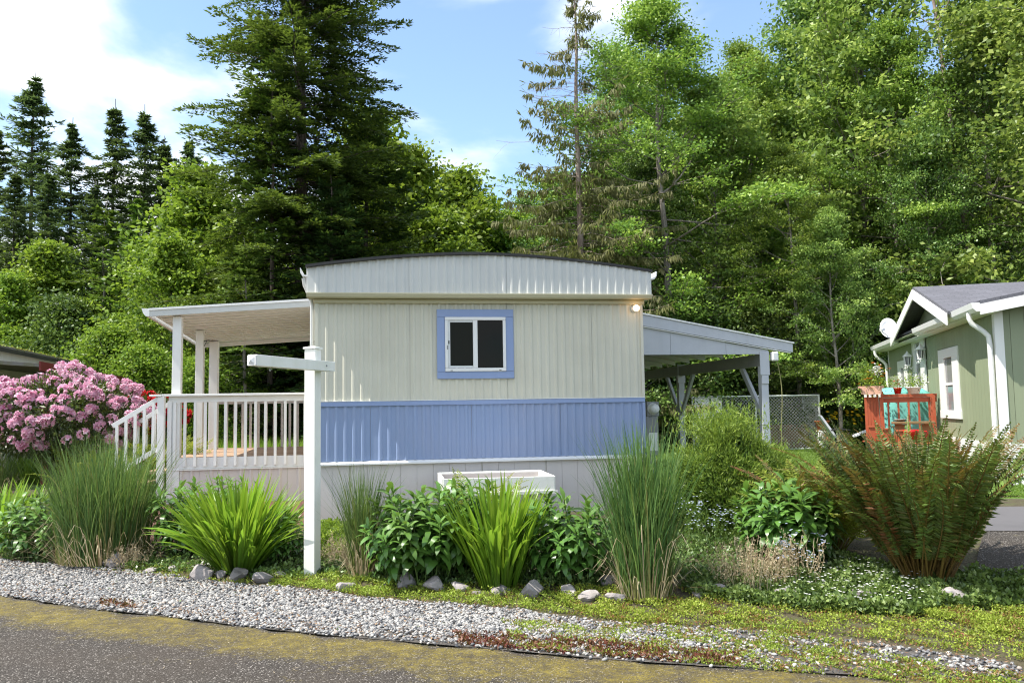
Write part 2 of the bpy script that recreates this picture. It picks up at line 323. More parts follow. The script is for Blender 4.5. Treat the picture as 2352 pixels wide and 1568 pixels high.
M['f_fine'] = foliage('fine_yellow_green_shoots', [(0, (.030, .060, .012)), (.5, (.09, .18, .030)), (1, (.26, .37, .055))], .35, .5, 0)
M['f_rhodo'] = foliage('rhododendron_leaf', [(0, (.025, .045, .012)), (.6, (.06, .10, .022)), (1, (.14, .17, .04))], .2, .35, 0, .5)
M['f_sedum'] = foliage('lime_groundcover', [(0, (.30, .13, .06)), (.22, (.20, .20, .04)), (.6, (.27, .37, .045)), (1, (.42, .50, .08))], .35, .5, 0)
M['f_red'] = foliage('dark_red_groundcover', [(0, (.06, .012, .014)), (.6, (.16, .035, .03)), (1, (.24, .11, .06))], .3, .5, 0)
M['f_mat'] = foliage('leafy_groundcover', [(0, (.045, .085, .02)), (.6, (.13, .21, .05)), (1, (.26, .35, .11))], .3, .4, 0, .45)
M['f_lawn'] = foliage('lawn_grass_blades', [(0, (.09, .15, .02)), (1, (.22, .33, .045))], .4, .5, 0)
M['straw'] = tinted('dry_straw', [(0, (.32, .23, .13)), (1, (.62, .53, .36))], .8, .3)
M['pink'] = tinted('pink_petals', [(0, (.62, .22, .36)), (.45, (.82, .48, .62)), (1, (.90, .74, .80))], .6, .3, objvar=.1)
M['redpetal'] = tinted('red_petals', [(0, (.40, .005, .01)), (1, (.70, .02, .03))], .6, .3)
M['whitepetal'] = tinted('white_petals', [(0, (.7, .7, .68)), (1, (.85, .85, .84))], .6, .2)
M['yellowpetal'] = tinted('yellow_petals', [(0, (.70, .38, .01)), (1, (.82, .60, .03))], .6, .3)
M['orangepetal'] = tinted('orange_petals', [(0, (.65, .12, .02)), (1, (.80, .25, .03))], .6, .3)
M['bluepetal'] = tinted('pale_blue_petals', [(0, (.40, .46, .66)), (1, (.6, .66, .8))], .6, .2)

# ================================================================ GROUND
def grid_axis(lo, hi, st, far): 
    a = np.arange(lo, hi+st/2, st); f = np.array([1.5, 4, 9, 20, 50, 120, 300, far]); return np.concatenate([lo-f[::-1], a, hi+f])
def in_poly(x, y, P):
    P = np.asarray(P); x = np.asarray(x); y = np.asarray(y); c = np.zeros(x.shape, bool)
    for i in range(len(P)):
        x1, y1 = P[i-1][:2]; x2, y2 = P[i][:2]
        c ^= ((y1 > y) != (y2 > y)) & (x < (x2-x1)*(y-y1)/(y2-y1+1e-12)+x1)
    return c
gx = grid_axis(-10, 14, .16, 700); gy = grid_axis(-2, 20, .16, 700); gy = np.unique(np.round(gy, 4)); X, Y = np.meshgrid(gx, gy)
Z = T(X, Y)-.012*(Y < edge_y(X)+.02)
Z = Z+.35*sst(28, 60, np.hypot(X, Y-5))*np.sin(X*.11)*np.cos(Y*.09)
nx, ny = len(gx), len(gy); i = (np.arange(ny-1)[:, None]*nx+np.arange(nx-1)[None]); fq = np.stack([i, i+1, i+nx+1, i+nx], -1).reshape(-1, 4)
cx_ = X.reshape(-1)[fq].mean(1); cy_ = Y.reshape(-1)[fq].mean(1)
lawn = ((cx_ > 2.2) & (cy_ > 11.2) & (cy_ < 27)) | ((cx_ < -2.8) & (cy_ > 15.2) & (cy_ < 27))
mulch = (cx_ > -5.6) & (cx_ < -2.3) & (cy_ > 9.7) & (cy_ < 12.6)
g = G(); g.add(np.stack([X, Y, Z], -1), fq, .5); g.mi = [np.where(lawn, 1, np.where(mulch, 2, 0))]
tag(part('ground', g, [M['soil'], M['lawn'], M['mulch']], smooth=True), kind='structure')
# road sheet
xs = np.concatenate([[-200, -90, -40, -20, -12], np.arange(-8, 8.01, .2), [12, 20, 40, 90, 200]]); ey = edge_y(xs)
ts = np.concatenate([[0, .03, .08], np.arange(.2, 2.4, .12), [3, 4, 5, 6.2]]); A, B = np.meshgrid(xs, ts)
jit = .035*np.sin(A*7.3)+.03*np.sin(A*17.1+1)+.02*np.sin(A*41)
YY = edge_y(A)-B-jit*(B < .15); g = G(); ny, nx = A.shape
i = (np.arange(ny-1)[:, None]*nx+np.arange(nx-1)[None]); fq = np.stack([i+nx, i+nx+1, i+1, i], -1).reshape(-1, 4)
g.add(np.stack([A, YY, np.full_like(A, .004)-(B < .01)*.02], -1), fq, np.clip(B/2.2, 0, 1).reshape(-1))
tag(part('road', g, M['road'], smooth=True), kind='structure')
# driveway (asphalt apron, then concrete)
def sheet(name, P, mat, z, n=24, tint=.5):
    P = np.array([tuple(q_)[:2] for q_ in P]); U = np.linspace(0, 1, n); a, b_, c, d = P; V = []
    for v in U:
        for u in U: q = (a*(1-u)+b_*u)*(1-v)+(d*(1-u)+c*u)*v; V.append((q[0], q[1], float(T(q[0], q[1]))+z))
    i = (np.arange(n-1)[:, None]*n+np.arange(n-1)[None]); g = G(); g.add(V, np.stack([i, i+1, i+n+1, i+n], -1).reshape(-1, 4), tint)
    return tag(part(name, g, mat, smooth=True), kind='structure')
dA, dB, dC = gp(2238, 1318), gp(2262, 1222), gp(2285, 1166)
sheet('driveway', [dA, (12, dA[1]-.3), (12, dB[1]-.9), dB], M['road'], .012, tint=.45)
sheet('driveway_concrete', [dB+np.array([0, .006, 0]), (12, dB[1]-.9), (12, dC[1]-1.2), dC], M['concrete'], .016)
sheet('path', [(dA[0], dA[1]), (dA[0]+.2, edge_y(dA[0]+.2)+.0), (12, edge_y(12)), (12, dA[1]-.306)][::-1], M['road'], .010, tint=.45)
# gravel strip
up_px = [(-60, 1278), (0, 1288), (250, 1306), (400, 1325), (480, 1338), (640, 1350), (760, 1362), (840, 1376), (1000, 1388), (1200, 1404), (1320, 1425), (1450, 1436), (1600, 1446), (1750, 1452), (1900, 1466), (2080, 1490), (2350, 1530)]
UPW = np.array([gp(*p)[:2] for p in up_px])
def up_y(x): return np.interp(x, UPW[:, 0], UPW[:, 1])
A, B = np.meshgrid(np.linspace(-6.2, 3.0, 90), np.linspace(0, 1, 8)); e0 = edge_y(A)-.02; e1 = up_y(A)+.03
YY = e0*(1-B)+e1*B; g = G(); ny, nx = A.shape; i = (np.arange(ny-1)[:, None]*nx+np.arange(nx-1)[None])
g.add(np.stack([A, YY, T(A, YY)+.008], -1), np.stack([i, i+1, i+nx+1, i+nx], -1).reshape(-1, 4)); tag(part('gravel_strip_base', g, M['gravelbase'], smooth=True), kind='structure')
ico_v = []; p_ = (1+5**.5)/2
for a in (-1, 1):
    for b_ in (-p_, p_): ico_v += [(a, b_, 0), (0, a, b_), (b_, 0, a)]
ico_v = unit(np.array(ico_v)); ico_f = []
for i in range(12):
    for j in range(i+1, 12):
        for k in range(j+1, 12):
            if all(np.linalg.norm(ico_v[p]-ico_v[q]) < 1.1 for p, q in ((i, j), (j, k), (i, k))):
                f = (i, j, k); nn = np.cross(ico_v[j]-ico_v[i], ico_v[k]-ico_v[i]); ico_f.append(f if nn@ico_v[i] > 0 else (i, k, j))
ico_f = np.array(ico_f)
def pebbles(n):
    x = RS.uniform(-6.1, 3.0, n*2); u = RS.uniform(0, 1, n*2); y = edge_y(x)*(1-u)+up_y(x)*u
    y += RS.normal(0, .025, n*2)
    dens = np.where(x > -.2, np.clip(1.0-(x+.2)/2.0*.85, .14, 1), 1.0)*np.where((x > -1) & (u < .22+.15*(x > 0)), .4, 1)
    k = RS.uniform(0, 1, n*2) < dens; x, y = x[k][:n], y[k][:n]; n = len(x)
    r = RS.uniform(.008, .0145, n)*RS.choice([1, 1, 1.35], n); sc = np.stack([r*RS.uniform(1, 1.5, n), r*RS.uniform(.75, 1.1, n), r*RS.uniform(.5, .8, n)], -1)
    a = RS.uniform(0, 6.28, n); V = ico_v[None]*sc[:, None]*RS.uniform(.88, 1.12, (n, 12, 1)); ca, sa = np.cos(a)[:, None], np.sin(a)[:, None]
    tl = RS.normal(0, .35, n)[:, None]; Vx = V[..., 0]*ca-V[..., 1]*sa; Vy = V[..., 0]*sa+V[..., 1]*ca; Vz = V[..., 2]+Vx*tl
    z = T(x, y)+.012+RS.uniform(-.006, .010, n); V = np.stack([Vx+x[:, None], Vy+y[:, None], Vz+z[:, None]], -1)
    f = ico_f[None]+(np.arange(n)*12)[:, None, None]; g = G(); g.add(V.reshape(-1, 3), f.reshape(-1, 3), np.repeat(np.clip(RS.beta(2.2, 1.7, n), 0, 1), 12)); return g
tag(part('gravel', pebbles(27000), M['pebble'], smooth=True), 'grey river pebble gravel strip between road and flower bed', 'gravel', kind='stuff')

# ================================================================ MAIN HOME  (local: x right along the end wall, y away from the camera, z up)
TH = math.radians(9); HL = (-2.394, 10.2, 0)
home = thing('mobile_home', 'cream single wide mobile home with a periwinkle blue band across its end wall', 'mobile home', HL, TH)
def corrug(u0, u1, z0, z1, v, pitch=.1055, dep=.014, mat='cream', name='siding_panel', par=home, ph=0, flat=.045, rz=None):
    pts = [(u0, v)]; k = math.ceil((u0-ph)/pitch)
    while True:
        a = ph+k*pitch; w = pitch-flat
        for du, dd in ((0, 0), (.02, dep), (w-.02, dep), (w, 0)):
            x = a+du
            if u0+.003 < x < u1-.003: pts.append((x, v-dd))
        k += 1
        if a > u1: break
    pts.append((u1, v)); V = []; n = len(pts)
    zt = (lambda u: z1) if not callable(z1) else z1
    for (x, y) in pts: V += [(x, y, z0), (x, y, zt(x))]
    f = [(2*i, 2*i+2, 2*i+3, 2*i+1) for i in range(n-1)]; g = G(); g.add(V, f)
    # returned edges give the sheet its thickness
    g.add([(u0, v, z0), (u0, v+.012, z0), (u0, v+.012, zt(u0)), (u0, v, zt(u0))], [(0, 1, 2, 3)]); g.add([(u1, v, z0), (u1, v+.012, z0), (u1, v+.012, zt(u1)), (u1, v, zt(u1))], [(3, 2, 1, 0)])
    return part(name, g, M[mat], par)
WID = 4.135
seams = [0.0, 1.142, 2.362, 3.46, WID]
for a, b_ in zip(seams[:-1], seams[1:]): corrug(a+(.002 if a else 0), b_-.002, 1.70, 2.93, .0)
seb = [0.0, .655, 1.90, 3.03, WID]
for a, b_ in zip(seb[:-1], seb[1:]): corrug(a+(.002 if a else 0), b_-.002, 1.0, 1.675, .004, mat='blue', ph=.01)
# window hole is covered by the trim; skirting panels
sk = [0.0, .42, 1.22, 2.03, 2.84, 3.65, WID]
for a, b_ in zip(sk[:-1], sk[1:]):
    g = G()
    for q in np.arange(a, b_-.05, .2): g.box((q+.0015, .02, .2), (min(q+.1985, b_-.001), .034, .965))
    part('skirting_panel', g, M['skirt'], home)
g = G(); g.box((.0, .036, .2), (WID, .05, 3.05)); part('wall', g, M['cream'], home)
g = G(); g.box((.001, .05, .2), (.03, 15, 3.04)); g.box((WID-.03, .05, .2), (WID-.001, 15, 3.04)); g.box((.03, 14.97, .2), (WID-.03, 15, 3.04)); part('side_wall', g, M['cream'], home)
# ledges between the bands
part('belt_trim', G().box((-.012, -.022, 1.664), (WID+.006, .03, 1.72)), M['bluetrim'], home, bev=.003)
part('belt_drip_edge', G().box((-.014, -.026, 1.722), (WID+.006, .03, 1.728)), M['white'], home)
part('skirt_ledge', G().prism([(-.03, .955), (-.03, .975), (.0, .998), (.035, .998), (.035, .955)], 0, -.014, WID+.008), M['white'], home)
part('corner_trim', G().box((-.012, -.018, 1.728), (.03, .03, 2.95)), M['cream'], home, bev=.002)
part('corner_trim', G().box((-.012, -.018, .998), (.02, .03, 1.66)), M['blue'], home, bev=.002)
part('corner_trim', G().box((WID-.03, -.018, 1.728), (WID+.008, .03, 2.95)), M['cream'], home, bev=.002)
part('corner_trim', G().box((WID-.03, -.018, .998), (WID+.008, .03, 1.66)), M['blue'], home, bev=.002)
part('soffit_trim', G().box((-.02, -.06, 2.925), (WID+.02, .034, 2.975)), M['soffit'], home, bev=.004)
FV = -.16; FL, FR = -.085, 4.215
part('soffit', G().box((FL, FV+.01, 2.978), (FR, .03, 2.992)), M['soffit'], home)
part('fascia_lip', G().prism([(FV-.030, 3.035), (FV-.030, 3.022), (FV-.012, 2.985), (FV+.012, 2.972), (FV+.02, 2.978), (FV+.02, 3.035)], 0, FL-.01, FR+.01), M['soffit'], home)
def roofz(u):
    a = (u-2.02)/2.15; return 3.515-.185*abs(a)**1.75
fs = [FL, 1.13, 2.34, FR]
for a, b_ in zip(fs[:-1], fs[1:]): corrug(a+.002, b_-.002, 3.036, roofz, FV, mat='fascia', dep=.012, pitch=.1035)
g = G(); g.prism([(FL, 3.0)]+[(u, roofz(u)-.004) for u in np.linspace(FL, FR, 24)]+[(FR, 3.0)], 1, FV+.012, FV+.03); part('fascia_back', g, M['fascia'], home)
for a, b_, pr in ((FL-.02, 1.0, .056), (1.0, 2.0, .05), (2.0, 3.1, .032), (3.1, FR+.02, .025)):  # overhang stepped along the eave to shape the shade on the fascia
    u = np.linspace(a, b_, 8); g = G(); top = [(x, roofz(x)+.034) for x in u]; bot = [(x, roofz(x)+.001) for x in u[::-1]]
    g.prism(bot[::-1][::1] and [(x, z) for x, z in top[::-1]]+[(x, z) for x, z in bot[::-1]], 1, FV-pr, FV+.05); part('roof_edge_strip', g, M['roofedge'], home)
u = np.linspace(FL-.015, FR+.015, 30); V = []; 
for y in (FV+.052, 3, 6, 9, 12, 15.1):
    for x in u: V.append((x, y, roofz(x)+.040))
i = (np.arange(5)[:, None]*30+np.arange(29)[None]); g = G(); g.add(V, np.stack([i, i+1, i+31, i+30], -1).reshape(-1, 4)); 
k = 30; g.add([(x, FV+.052, roofz(x)+.040) for x in u]+[(x, FV+.052, roofz(x)+.0) for x in u], [(j+k, j+k+1, j+1, j) for j in range(29)])
part('roof', g, M['roofmoss'], home, smooth=True)
for s in (-1, 1):
    e = FL if s < 0 else FR
    pr = [(e, 3.335), (e, 3.23), (e+s*.055, 3.235), (e+s*.085, 3.275), (e+s*.09, 3.335), (e+s*.08, 3.335), (e+s*.072, 3.28), (e+s*.05, 3.25), (e+s*.012, 3.25), (e+s*.012, 3.335)]
    part('gutter', G().prism(pr if s > 0 else pr[::-1], 1, FV+.01, 15), M['white'], home)
    pr = [(e, 3.0), (e+s*.02, 3.25), (e, 3.25)]
    part('side_fascia', G().box((min(e, e+s*.012), FV+.02, 2.99), (max(e, e+s*.012), 15, 3.235)), M['white'], home)
    part('side_soffit', G().box((min(e, 0 if s < 0 else WID), .035, 2.992), (max(e, 0 if s < 0 else WID), 15, 3.002)), M['soffit'], home)
part('downspout', G().tube([(-.135, -.09, 3.22), (-.125, -.07, 3.14), (-.06, .03, 2.98), (-.045, .05, 2.9), (-.045, .05, .45)], .024, 8), M['white'], home, smooth=True)
# window
wn = part('window', G().box((1.575, -.012, 2.075), (2.345, .032, 2.755)), M['glass'], home)
for a, b_ in (((1.475, -.034, 2.757), (2.44, -.012, 2.853)), ((1.475, -.034, 1.985), (2.44, -.012, 2.072)), ((1.475, -.034, 2.074), (1.574, -.012, 2.755)), ((2.342, -.034, 2.074), (2.44, -.012, 2.755))):
    part('trim_board', G().box(a, b_), M['bluetrim'], wn, bev=.003)
for a, b_ in (((1.576, -.048, 2.715), (2.340, -.013, 2.755)), ((1.576, -.048, 2.076), (2.340, -.013, 2.118)), ((1.576, -.048, 2.12), (1.612, -.013, 2.713)), ((2.302, -.048, 2.12), (2.340, -.013, 2.713)), ((1.925, -.046, 2.12), (1.982, -.013, 2.713))):
    part('frame', G().box(a, b_), M['white'], wn, bev=.004)
for a, b_ in (((1.614, -.034, 2.69), (1.923, -.02, 2.711)), ((1.614, -.034, 2.122), (1.923, -.02, 2.146)), ((1.614, -.034, 2.148), (1.640, -.02, 2.688))):
    part('sash', G().box(a, b_), M['metal'], wn)
part('pane', G().box((1.641, -.026, 2.147), (1.923, -.022, 2.689)), M['screen'], wn)
part('pane', G().box((1.983, -.030, 2.119), (2.301, -.026, 2.714)), M['glass'], wn)
part('latch', G().box((1.617, -.044, 2.42), (1.63, -.034, 2.46)).box((1.603, -.056, 2.35), (1.611, -.048, 2.40)), M['black'], wn)
part('weep_slot', G().box((1.64, -.0500, 2.083), (1.668, -.0482, 2.091)), M['black'], wn); part('weep_slot', G().box((2.25, -.0500, 2.086), (2.278, -.0482, 2.094)), M['black'], wn)
# porch bulb
lt = part('wall_light', G().lathe([(0, 0), (.045, 0), (.05, .015), (.03, .03), (.022, .05), (0, .05)], 16), M['white'], home, True, loc=(4.03, -.002, 2.865), rot=(math.pi/2, 0, 0))
part('bulb', G().lathe([(.0, .048), (.018, .052), (.034, .075), (.043, .10), (.040, .125), (.024, .145), (0, .152)], 18), M['bulb'], lt, True)
pl = bpy.data.lights.new('bulb_glow', 'POINT'); pl.energy = .12; pl.color = (1, .55, .25); pl.shadow_soft_size = .04; po = link('bulb_glow', pl, home, loc=(4.03, -.23, 2.865))

# ================================================================ PORCH (same local frame)
porch = thing('porch', 'white covered porch with baluster railing on the left side of the mobile home', 'porch', HL, TH)
PV = 2.5; PU = -2.28; PE = 5.75
def psurf(u): return 3.045+(u+2.54)*.0655     # underside of the roof rises towards the home
ceil_n = 13; bw = (PE-PV-.08)/ceil_n
for k in range(ceil_n):
    y0 = PV+.03+k*bw; g = G(); z = psurf(-2.5)-(y0-PV)*.052, psurf(-.0)-(y0-PV)*.052
    g.add([(-2.5, y0, z[0]), (-.01, y0, z[1]), (-.01, y0+bw-.02, z[1]), (-2.5, y0+bw-.02, z[0]), (-2.5, y0, z[0]+.012), (-.01, y0, z[1]+.012), (-.01, y0+bw-.02, z[1]+.012), (-2.5, y0+bw-.02, z[0]+.012)],
          [(0, 3, 2, 1), (4, 5, 6, 7), (0, 1, 5, 4), (1, 2, 6, 5), (2, 3, 7, 6), (3, 0, 4, 7)]); part('ceiling_board', g, M['ceilboard'], porch)
def tilt(g):
    for a in g.v: a[:, 2] -= np.maximum(a[:, 1]-PV, 0)*.052
    return g
rf = G(); rf.prism([(-2.52, psurf(-2.5)+.014), (0, psurf(0)+.014), (0, psurf(0)+.07), (-2.52, psurf(-2.5)+.07)][::-1], 1, PV+.02, PE); rfo = part('roof', tilt(rf), M['white'], porch)
g = G(); g.prism([(-2.56, psurf(-2.56)-.008), (-.09, psurf(-.09)-.008), (-.09, psurf(-.09)+.102), (-2.56, psurf(-2.56)+.102)][::-1], 1, PV-.03, PV+.018); part('fascia', g, M['fascia'], rfo)
g = G(); g.prism([(-2.57, psurf(-2.56)+.080), (-.09, psurf(-.09)+.080), (-.09, psurf(-.09)+.112), (-2.57, psurf(-2.56)+.112)][::-1], 1, PV-.045, PV-.031); part('roof_edge', g, M['white'], rfo)
e = -2.56; pr = [(e, 3.15), (e, 3.035), (e-.05, 3.04), (e-.085, 3.08), (e-.11, 3.155), (e-.1, 3.155), (e-.07, 3.09), (e-.04, 3.05), (e-.012, 3.05), (e-.012, 3.15)]
part('gutter', tilt(G().prism(pr[::-1], 1, PV-.03, PE)), M['white'], rfo)
g = G().prism(pr[:4]+[(e-.11, 3.155)], 1, PV-.036, PV-.031); part('gutter_end', g, M['white'], rfo)
part('beam', tilt(G().prism([(-2.5, psurf(-2.5)-.07), (0, psurf(0)-.07), (0, psurf(0)-.002), (-2.5, psurf(-2.5)-.002)][::-1], 1, PE-.10, PE-.03)), M['white'], porch)
for (u_, v_, w_) in ((-2.20, 2.66, .125), (-2.17, 4.1, .125), (-2.19, 5.42, .15)):
    z1 = psurf(u_-w_/2)-.004-(v_+w_/2-PV)*.052; p_o = part('post', G().box((u_-w_/2, v_-w_/2, .3 if w_ < .2 else .9), (u_+w_/2, v_+w_/2, z1)), M['white'], porch, bev=.006)
    if v_ == 4.1: part('bracket', G().bar((u_+.06, v_-.03, 2.83), (u_+.06, v_-.03, 2.70), .02, .02).bar((u_+.06, v_-.03, 2.80), (u_+.15, v_-.03, 2.82), .014, .014).bar((u_+.07, v_-.03, 2.72), (u_+.11, v_-.03, 2.81), .01, .01), M['black'], p_o)
DZ = .965
bdme = G().box((0, -.065, 0), (2.27, .065, .026)).mesh('deck_board', M['deck'])
for k in range(23):
    v_ = PV+.2+k*.1405; link('deck_board', bdme, porch, (PU, v_, DZ-.026+rnd.uniform(-.001, .001)))
part('rim_joist', G().box((PU-.03, PV+.10, .80), (-.02, PV+.132, .962)), M['white'], porch, bev=.003)
part('rim_joist', G().box((PU-.03, PV+.134, .80), (PU-.002, 5.9, .936)), M['white'], porch, bev=.003)
part('skirt_rail', G().box((PU-.04, PV+.085, .778), (-.02, PV+.12, .798)), M['white'], porch)
for a in np.arange(PU, -.05, .42): corrug(a+.002, min(a+.418, -.02), .25, .776, PV+.12, pitch=.14, dep=.02, mat='skirt', name='skirting_panel', par=porch, flat=.08, ph=PU)
part('skirting_panel', G().box((PU-.012, PV+.136, .25), (PU, 5.9, .776)), M['skirt'], porch)
part('corner_post', G().box((PU-.03, PV+.07, .25), (PU+.03, PV+.118, 1.80)), M['white'], porch, bev=.003)
part('top_rail', G().box((PU-.10, PV+.02, 1.865), (-.02, PV+.15, 1.897)), M['white'], porch, bev=.004)
part('rail_board', G().box((PU-.02, PV+.095, 1.775), (-.02, PV+.13, 1.863)), M['white'], porch, bev=.003)
bal = G().box((-.019, -.019, 0), (.019, .019, 1)).mesh('baluster', M['white'])
nb = 16
for k in range(nb): link('baluster', bal, porch, (PU+.075+k*(2.15/(nb-1)), PV+.078, .835), sc=(1, .9, .938))
# back railing at the far edge of the deck
part('top_rail', G().box((PU, 5.78, 1.865), (-.02, 5.92, 1.897)), M['white'], porch)
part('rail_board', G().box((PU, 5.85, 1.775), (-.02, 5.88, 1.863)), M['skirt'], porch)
bal2 = G().box((-.02, -.02, 0), (.02, .02, 1)).mesh('baluster_back', M['skirt'])  # rail board and balusters take a duller paint that stands for shade
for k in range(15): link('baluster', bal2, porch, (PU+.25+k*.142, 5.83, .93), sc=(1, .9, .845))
# newel and stair rails to the left
part('newel', G().box((PU-.16, PV+.02, .3), (PU-.065, PV+.115, 1.862)), M['white'], porch, bev=.004)
part('newel_cap', G().box((PU-.27, PV+.0, 1.865), (PU-.102, PV+.15, 1.893)), M['white'], porch, bev=.004)
for v_ in (PV+.06, PV+1.15):
    u1_, u2_ = PU-.16, PU-.78; dz = (u1_-u2_)*.625
    part('stair_rail', G().bar((u1_, v_, 1.83), (u2_, v_, 1.83-dz), .035, .065), M['white'], porch, bev=.003)
    part('stair_rail', G().bar((u1_, v_, 1.10), (u2_, v_, 1.10-dz), .035, .065), M['white'], porch, bev=.003)
    for k in range(5):
        u_ = u1_-.06-k*.125; z_ = 1.80-(u1_-u_)*.625; part('stair_baluster', G().box((u_-.019, v_-.019, z_-.72), (u_+.019, v_+.019, z_)), M['white'], porch)
for k in range(4): part('stair_tread', G().box((PU-.31-k*.27, PV+.1, .74-k*.17), (PU-.04-k*.27, PV+1.1, .78-k*.17)), M['deck'], porch)

# ================================================================ CARPORT
cp = thing('carport', 'grey painted lean-to carport on the right side of the mobile home', 'carport', HL, TH)
CV = 1.5
def ctop(u): return 2.965-(u-4.624)*.1865
U0, U1 = WID+.012, 6.975
g = G(); g.prism([(U0, ctop(U0)-.175), (U1, ctop(U1)-.135), (U1, ctop(U1)), (U0, ctop(U0))], 1, CV-.03, CV+.01); part('fascia', g, M['carport'], cp, bev=.003)
g = G(); g.prism([(U0, ctop(U0)-.178), (U1-.03, ctop(U1)-.138), (U1-.03, ctop(U1)-.15), (U0, ctop(U0)-.192)][::-1], 1, CV-.022, CV+.01); part('drip_edge', g, M['white'], cp)
gz = 2.368
for a, b_ in ((U0, 5.05), (5.054, 5.92), (5.924, 6.60)):
    g = G(); g.prism([(a, gz), (b_, gz), (b_, ctop(b_)-.17), (a, ctop(a)-.18)], 1, CV+.012, CV+.03); part('gable_panel', g, M['carport'], cp)
part('front_beam', G().box((U0, CV+.032, gz+.01), (6.5, CV+.08, gz+.15)), M['carport'], cp)
# roof sheet with purlins
g = G()
for k in range(19):
    a = U0+k*.15; b_ = min(a+.146, U1+.02); g.prism([(a, ctop(a)+.0), (b_, ctop(b_)), (b_, ctop(b_)+.02), (a, ctop(a)+.02)], 1, CV-.05, 9.2)
part('roof', g, M['metal'], cp)
for k in range(9):
    y = CV+.75+k*.82; part('rafter', G().prism([(U0, ctop(U0)-.10), (U1-.1, ctop(U1-.1)-.09), (U1-.1, ctop(U1-.1)-.004), (U0, ctop(U0)-.004)], 1, y, y+.045), M['carport'], cp)
BX = 6.53
part('beam', G().box((BX-.045, CV+.04, 2.19), (BX+.045, 9.1, 2.375)), M['carportdark'], cp, bev=.004)
for k, v_ in enumerate((CV+.08, 5.15)):
    w = .056
    po_ = part('post', G().box((BX-w, v_-w, .28), (BX+w, v_+w, 2.187)), M['carport'], cp, bev=.004)
    part('post_cap', G().box((BX-.075, v_-w-.022, 2.05), (BX+.075, v_-w-.002, 2.40)).box((BX-.075+.02, v_-w-.02, 1.92), (BX+.055, v_-w-.002, 2.048)), M['carport'], po_, bev=.004)
    part('brace', G().bar((BX-.01, v_+.04, 1.45), (BX-.01, v_+.72, 2.19), .05, .09), M['carport'], po_, bev=.003)
    if k: part('brace', G().bar((BX-.01, v_-.04, 1.45), (BX-.01, v_-.72, 2.19), .05, .09), M['carport'], po_, bev=.003)
part('gutter_outlet', G().box((BX+.10, CV-.06, 2.26), (BX+.2, CV+.05, 2.40)), M['white'], cp, bev=.02)
c0 = Vector((6.83, CV+.02)); 
def h2w(u, v, z): c_, s_ = math.cos(TH), math.sin(TH); return (HL[0]+u*c_-v*s_, HL[1]+u*s_+v*c_, z)
g = G(); P = [h2w(6.72+.10*t+.04*math.sin(t*7), CV+.0, 2.30-t*1.95) for t in np.linspace(0, 1, 14)]; g.tube(P, .0065, 5)
tag(part('bamboo_cane', g, M['tan'], smooth=True), 'thin bent bamboo cane hanging beside the outer carport post', 'cane')
# electric meter pedestal
mb = at(1495, 960, 13.2); mt = thing('electric_meter', 'grey electric meter pedestal with round glass dial beside the blue band corner', 'meter', (mb[0], 13.2, .3), TH)
part('enclosure', G().box((-.1, -.06, .55), (.1, .08, 1.15)), M['meter'], mt, bev=.01); part('post', G().box((-.05, -.03, 0), (.05, .05, .55)), M['meter'], mt)
part('enclosure_lid', G().box((-.06, -.068, .62), (.08, -.062, .9)), M['metal'], mt)
part('dial', G().lathe([(0, .13), (.055, .12), (.075, .09), (.08, .0), (.09, 0), (.09, -.02)], 18, (0, 0, 0)), M['metal'], mt, True, loc=(.02, -.06, 1.27), rot=(math.pi/2, 0, 0)); part('dial_box', G().box((-.08, -.058, 1.15), (.12, .06, 1.38)), M['meter'], mt, bev=.01)

# ================================================================ NEIGHBOUR HOUSE (right)
C0 = at(2304, 1018, 13.3); NA = -math.atan2(.2571, .9664)
nb_ = thing('green_house', 'sage green manufactured house with white trim and dark grey shingle roof at the right', 'house', (C0[0], C0[1], 0), NA)
LEN = 9.75
def wallboards(n0, n1, axis, z0, z1f, off=0, w=.2):
    k = n0
    while k < n1-.02:
        b_ = min(k+w-.006, n1)
        if axis == 'y': holes = [(2.32, 3.88, 1.26, 2.66), (5.1, 6.48, .96, 3.3), (7.16, 8.38, 1.26, 2.66)]
        else: holes = []
        segs = [(z0, z1f((k+b_)/2))]
        for (h0, h1, a0, a1) in holes:
            if h0-.02 < (k+b_)/2 < h1+.02:
                segs = [(z0, a0), (a1, z1f((k+b_)/2))]
        for (s0, s1) in segs:
            if s1-s0 < .02: continue
            if axis == 'y': g = G().box((-.012+off, k, s0), (0+off, b_, s1))
            else: g = G().box((k, -.012, s0), (b_, 0, s1))
            part('siding_board', g, M['olive'], nb_)
        k += w
wallboards(.0, LEN, 'y', .93, lambda y: 3.12)
wallboards(.0, 5.0, 'x', .93, lambda x: 3.10+.18*x)
part('wall', G().box((.002, .002, .3), (8, LEN, 3.1)), M['olive'], nb_)
part('gable_wall', G().prism([(.01, 3.08), (4.1, 3.85), (8, 3.1)], 1, .004, LEN), M['olive'], nb_)
part('corner_board', G().box((-.026, .0, .93), (-.013, .10, 3.05)), M['white'], nb_); part('corner_board', G().box((-.026, -.026, .93), (.10, -.013, 3.05)), M['white'], nb_)
part('corner_board', G().box((-.026, LEN-.1, .93), (-.013, LEN, 3.05)), M['white'], nb_)
part('skirt_board', G().box((-.04, -.013, .60), (-.002, LEN, .928)), M['white'], nb_); part('skirt_board', G().box((-.04, -.045, .66), (5, -.014, .928)), M['white'], nb_)
for k in range(34): part('skirt_slat', G().box((-.02, .02+k*.29, .25), (-.004, .02+k*.29+.27, .60)), M['white'], nb_)
for k in range(22): part('skirt_slat', G().box((.02+k*.2, -.03, .25), (.02+k*.2+.15, -.012, .66)), M['white'], nb_)
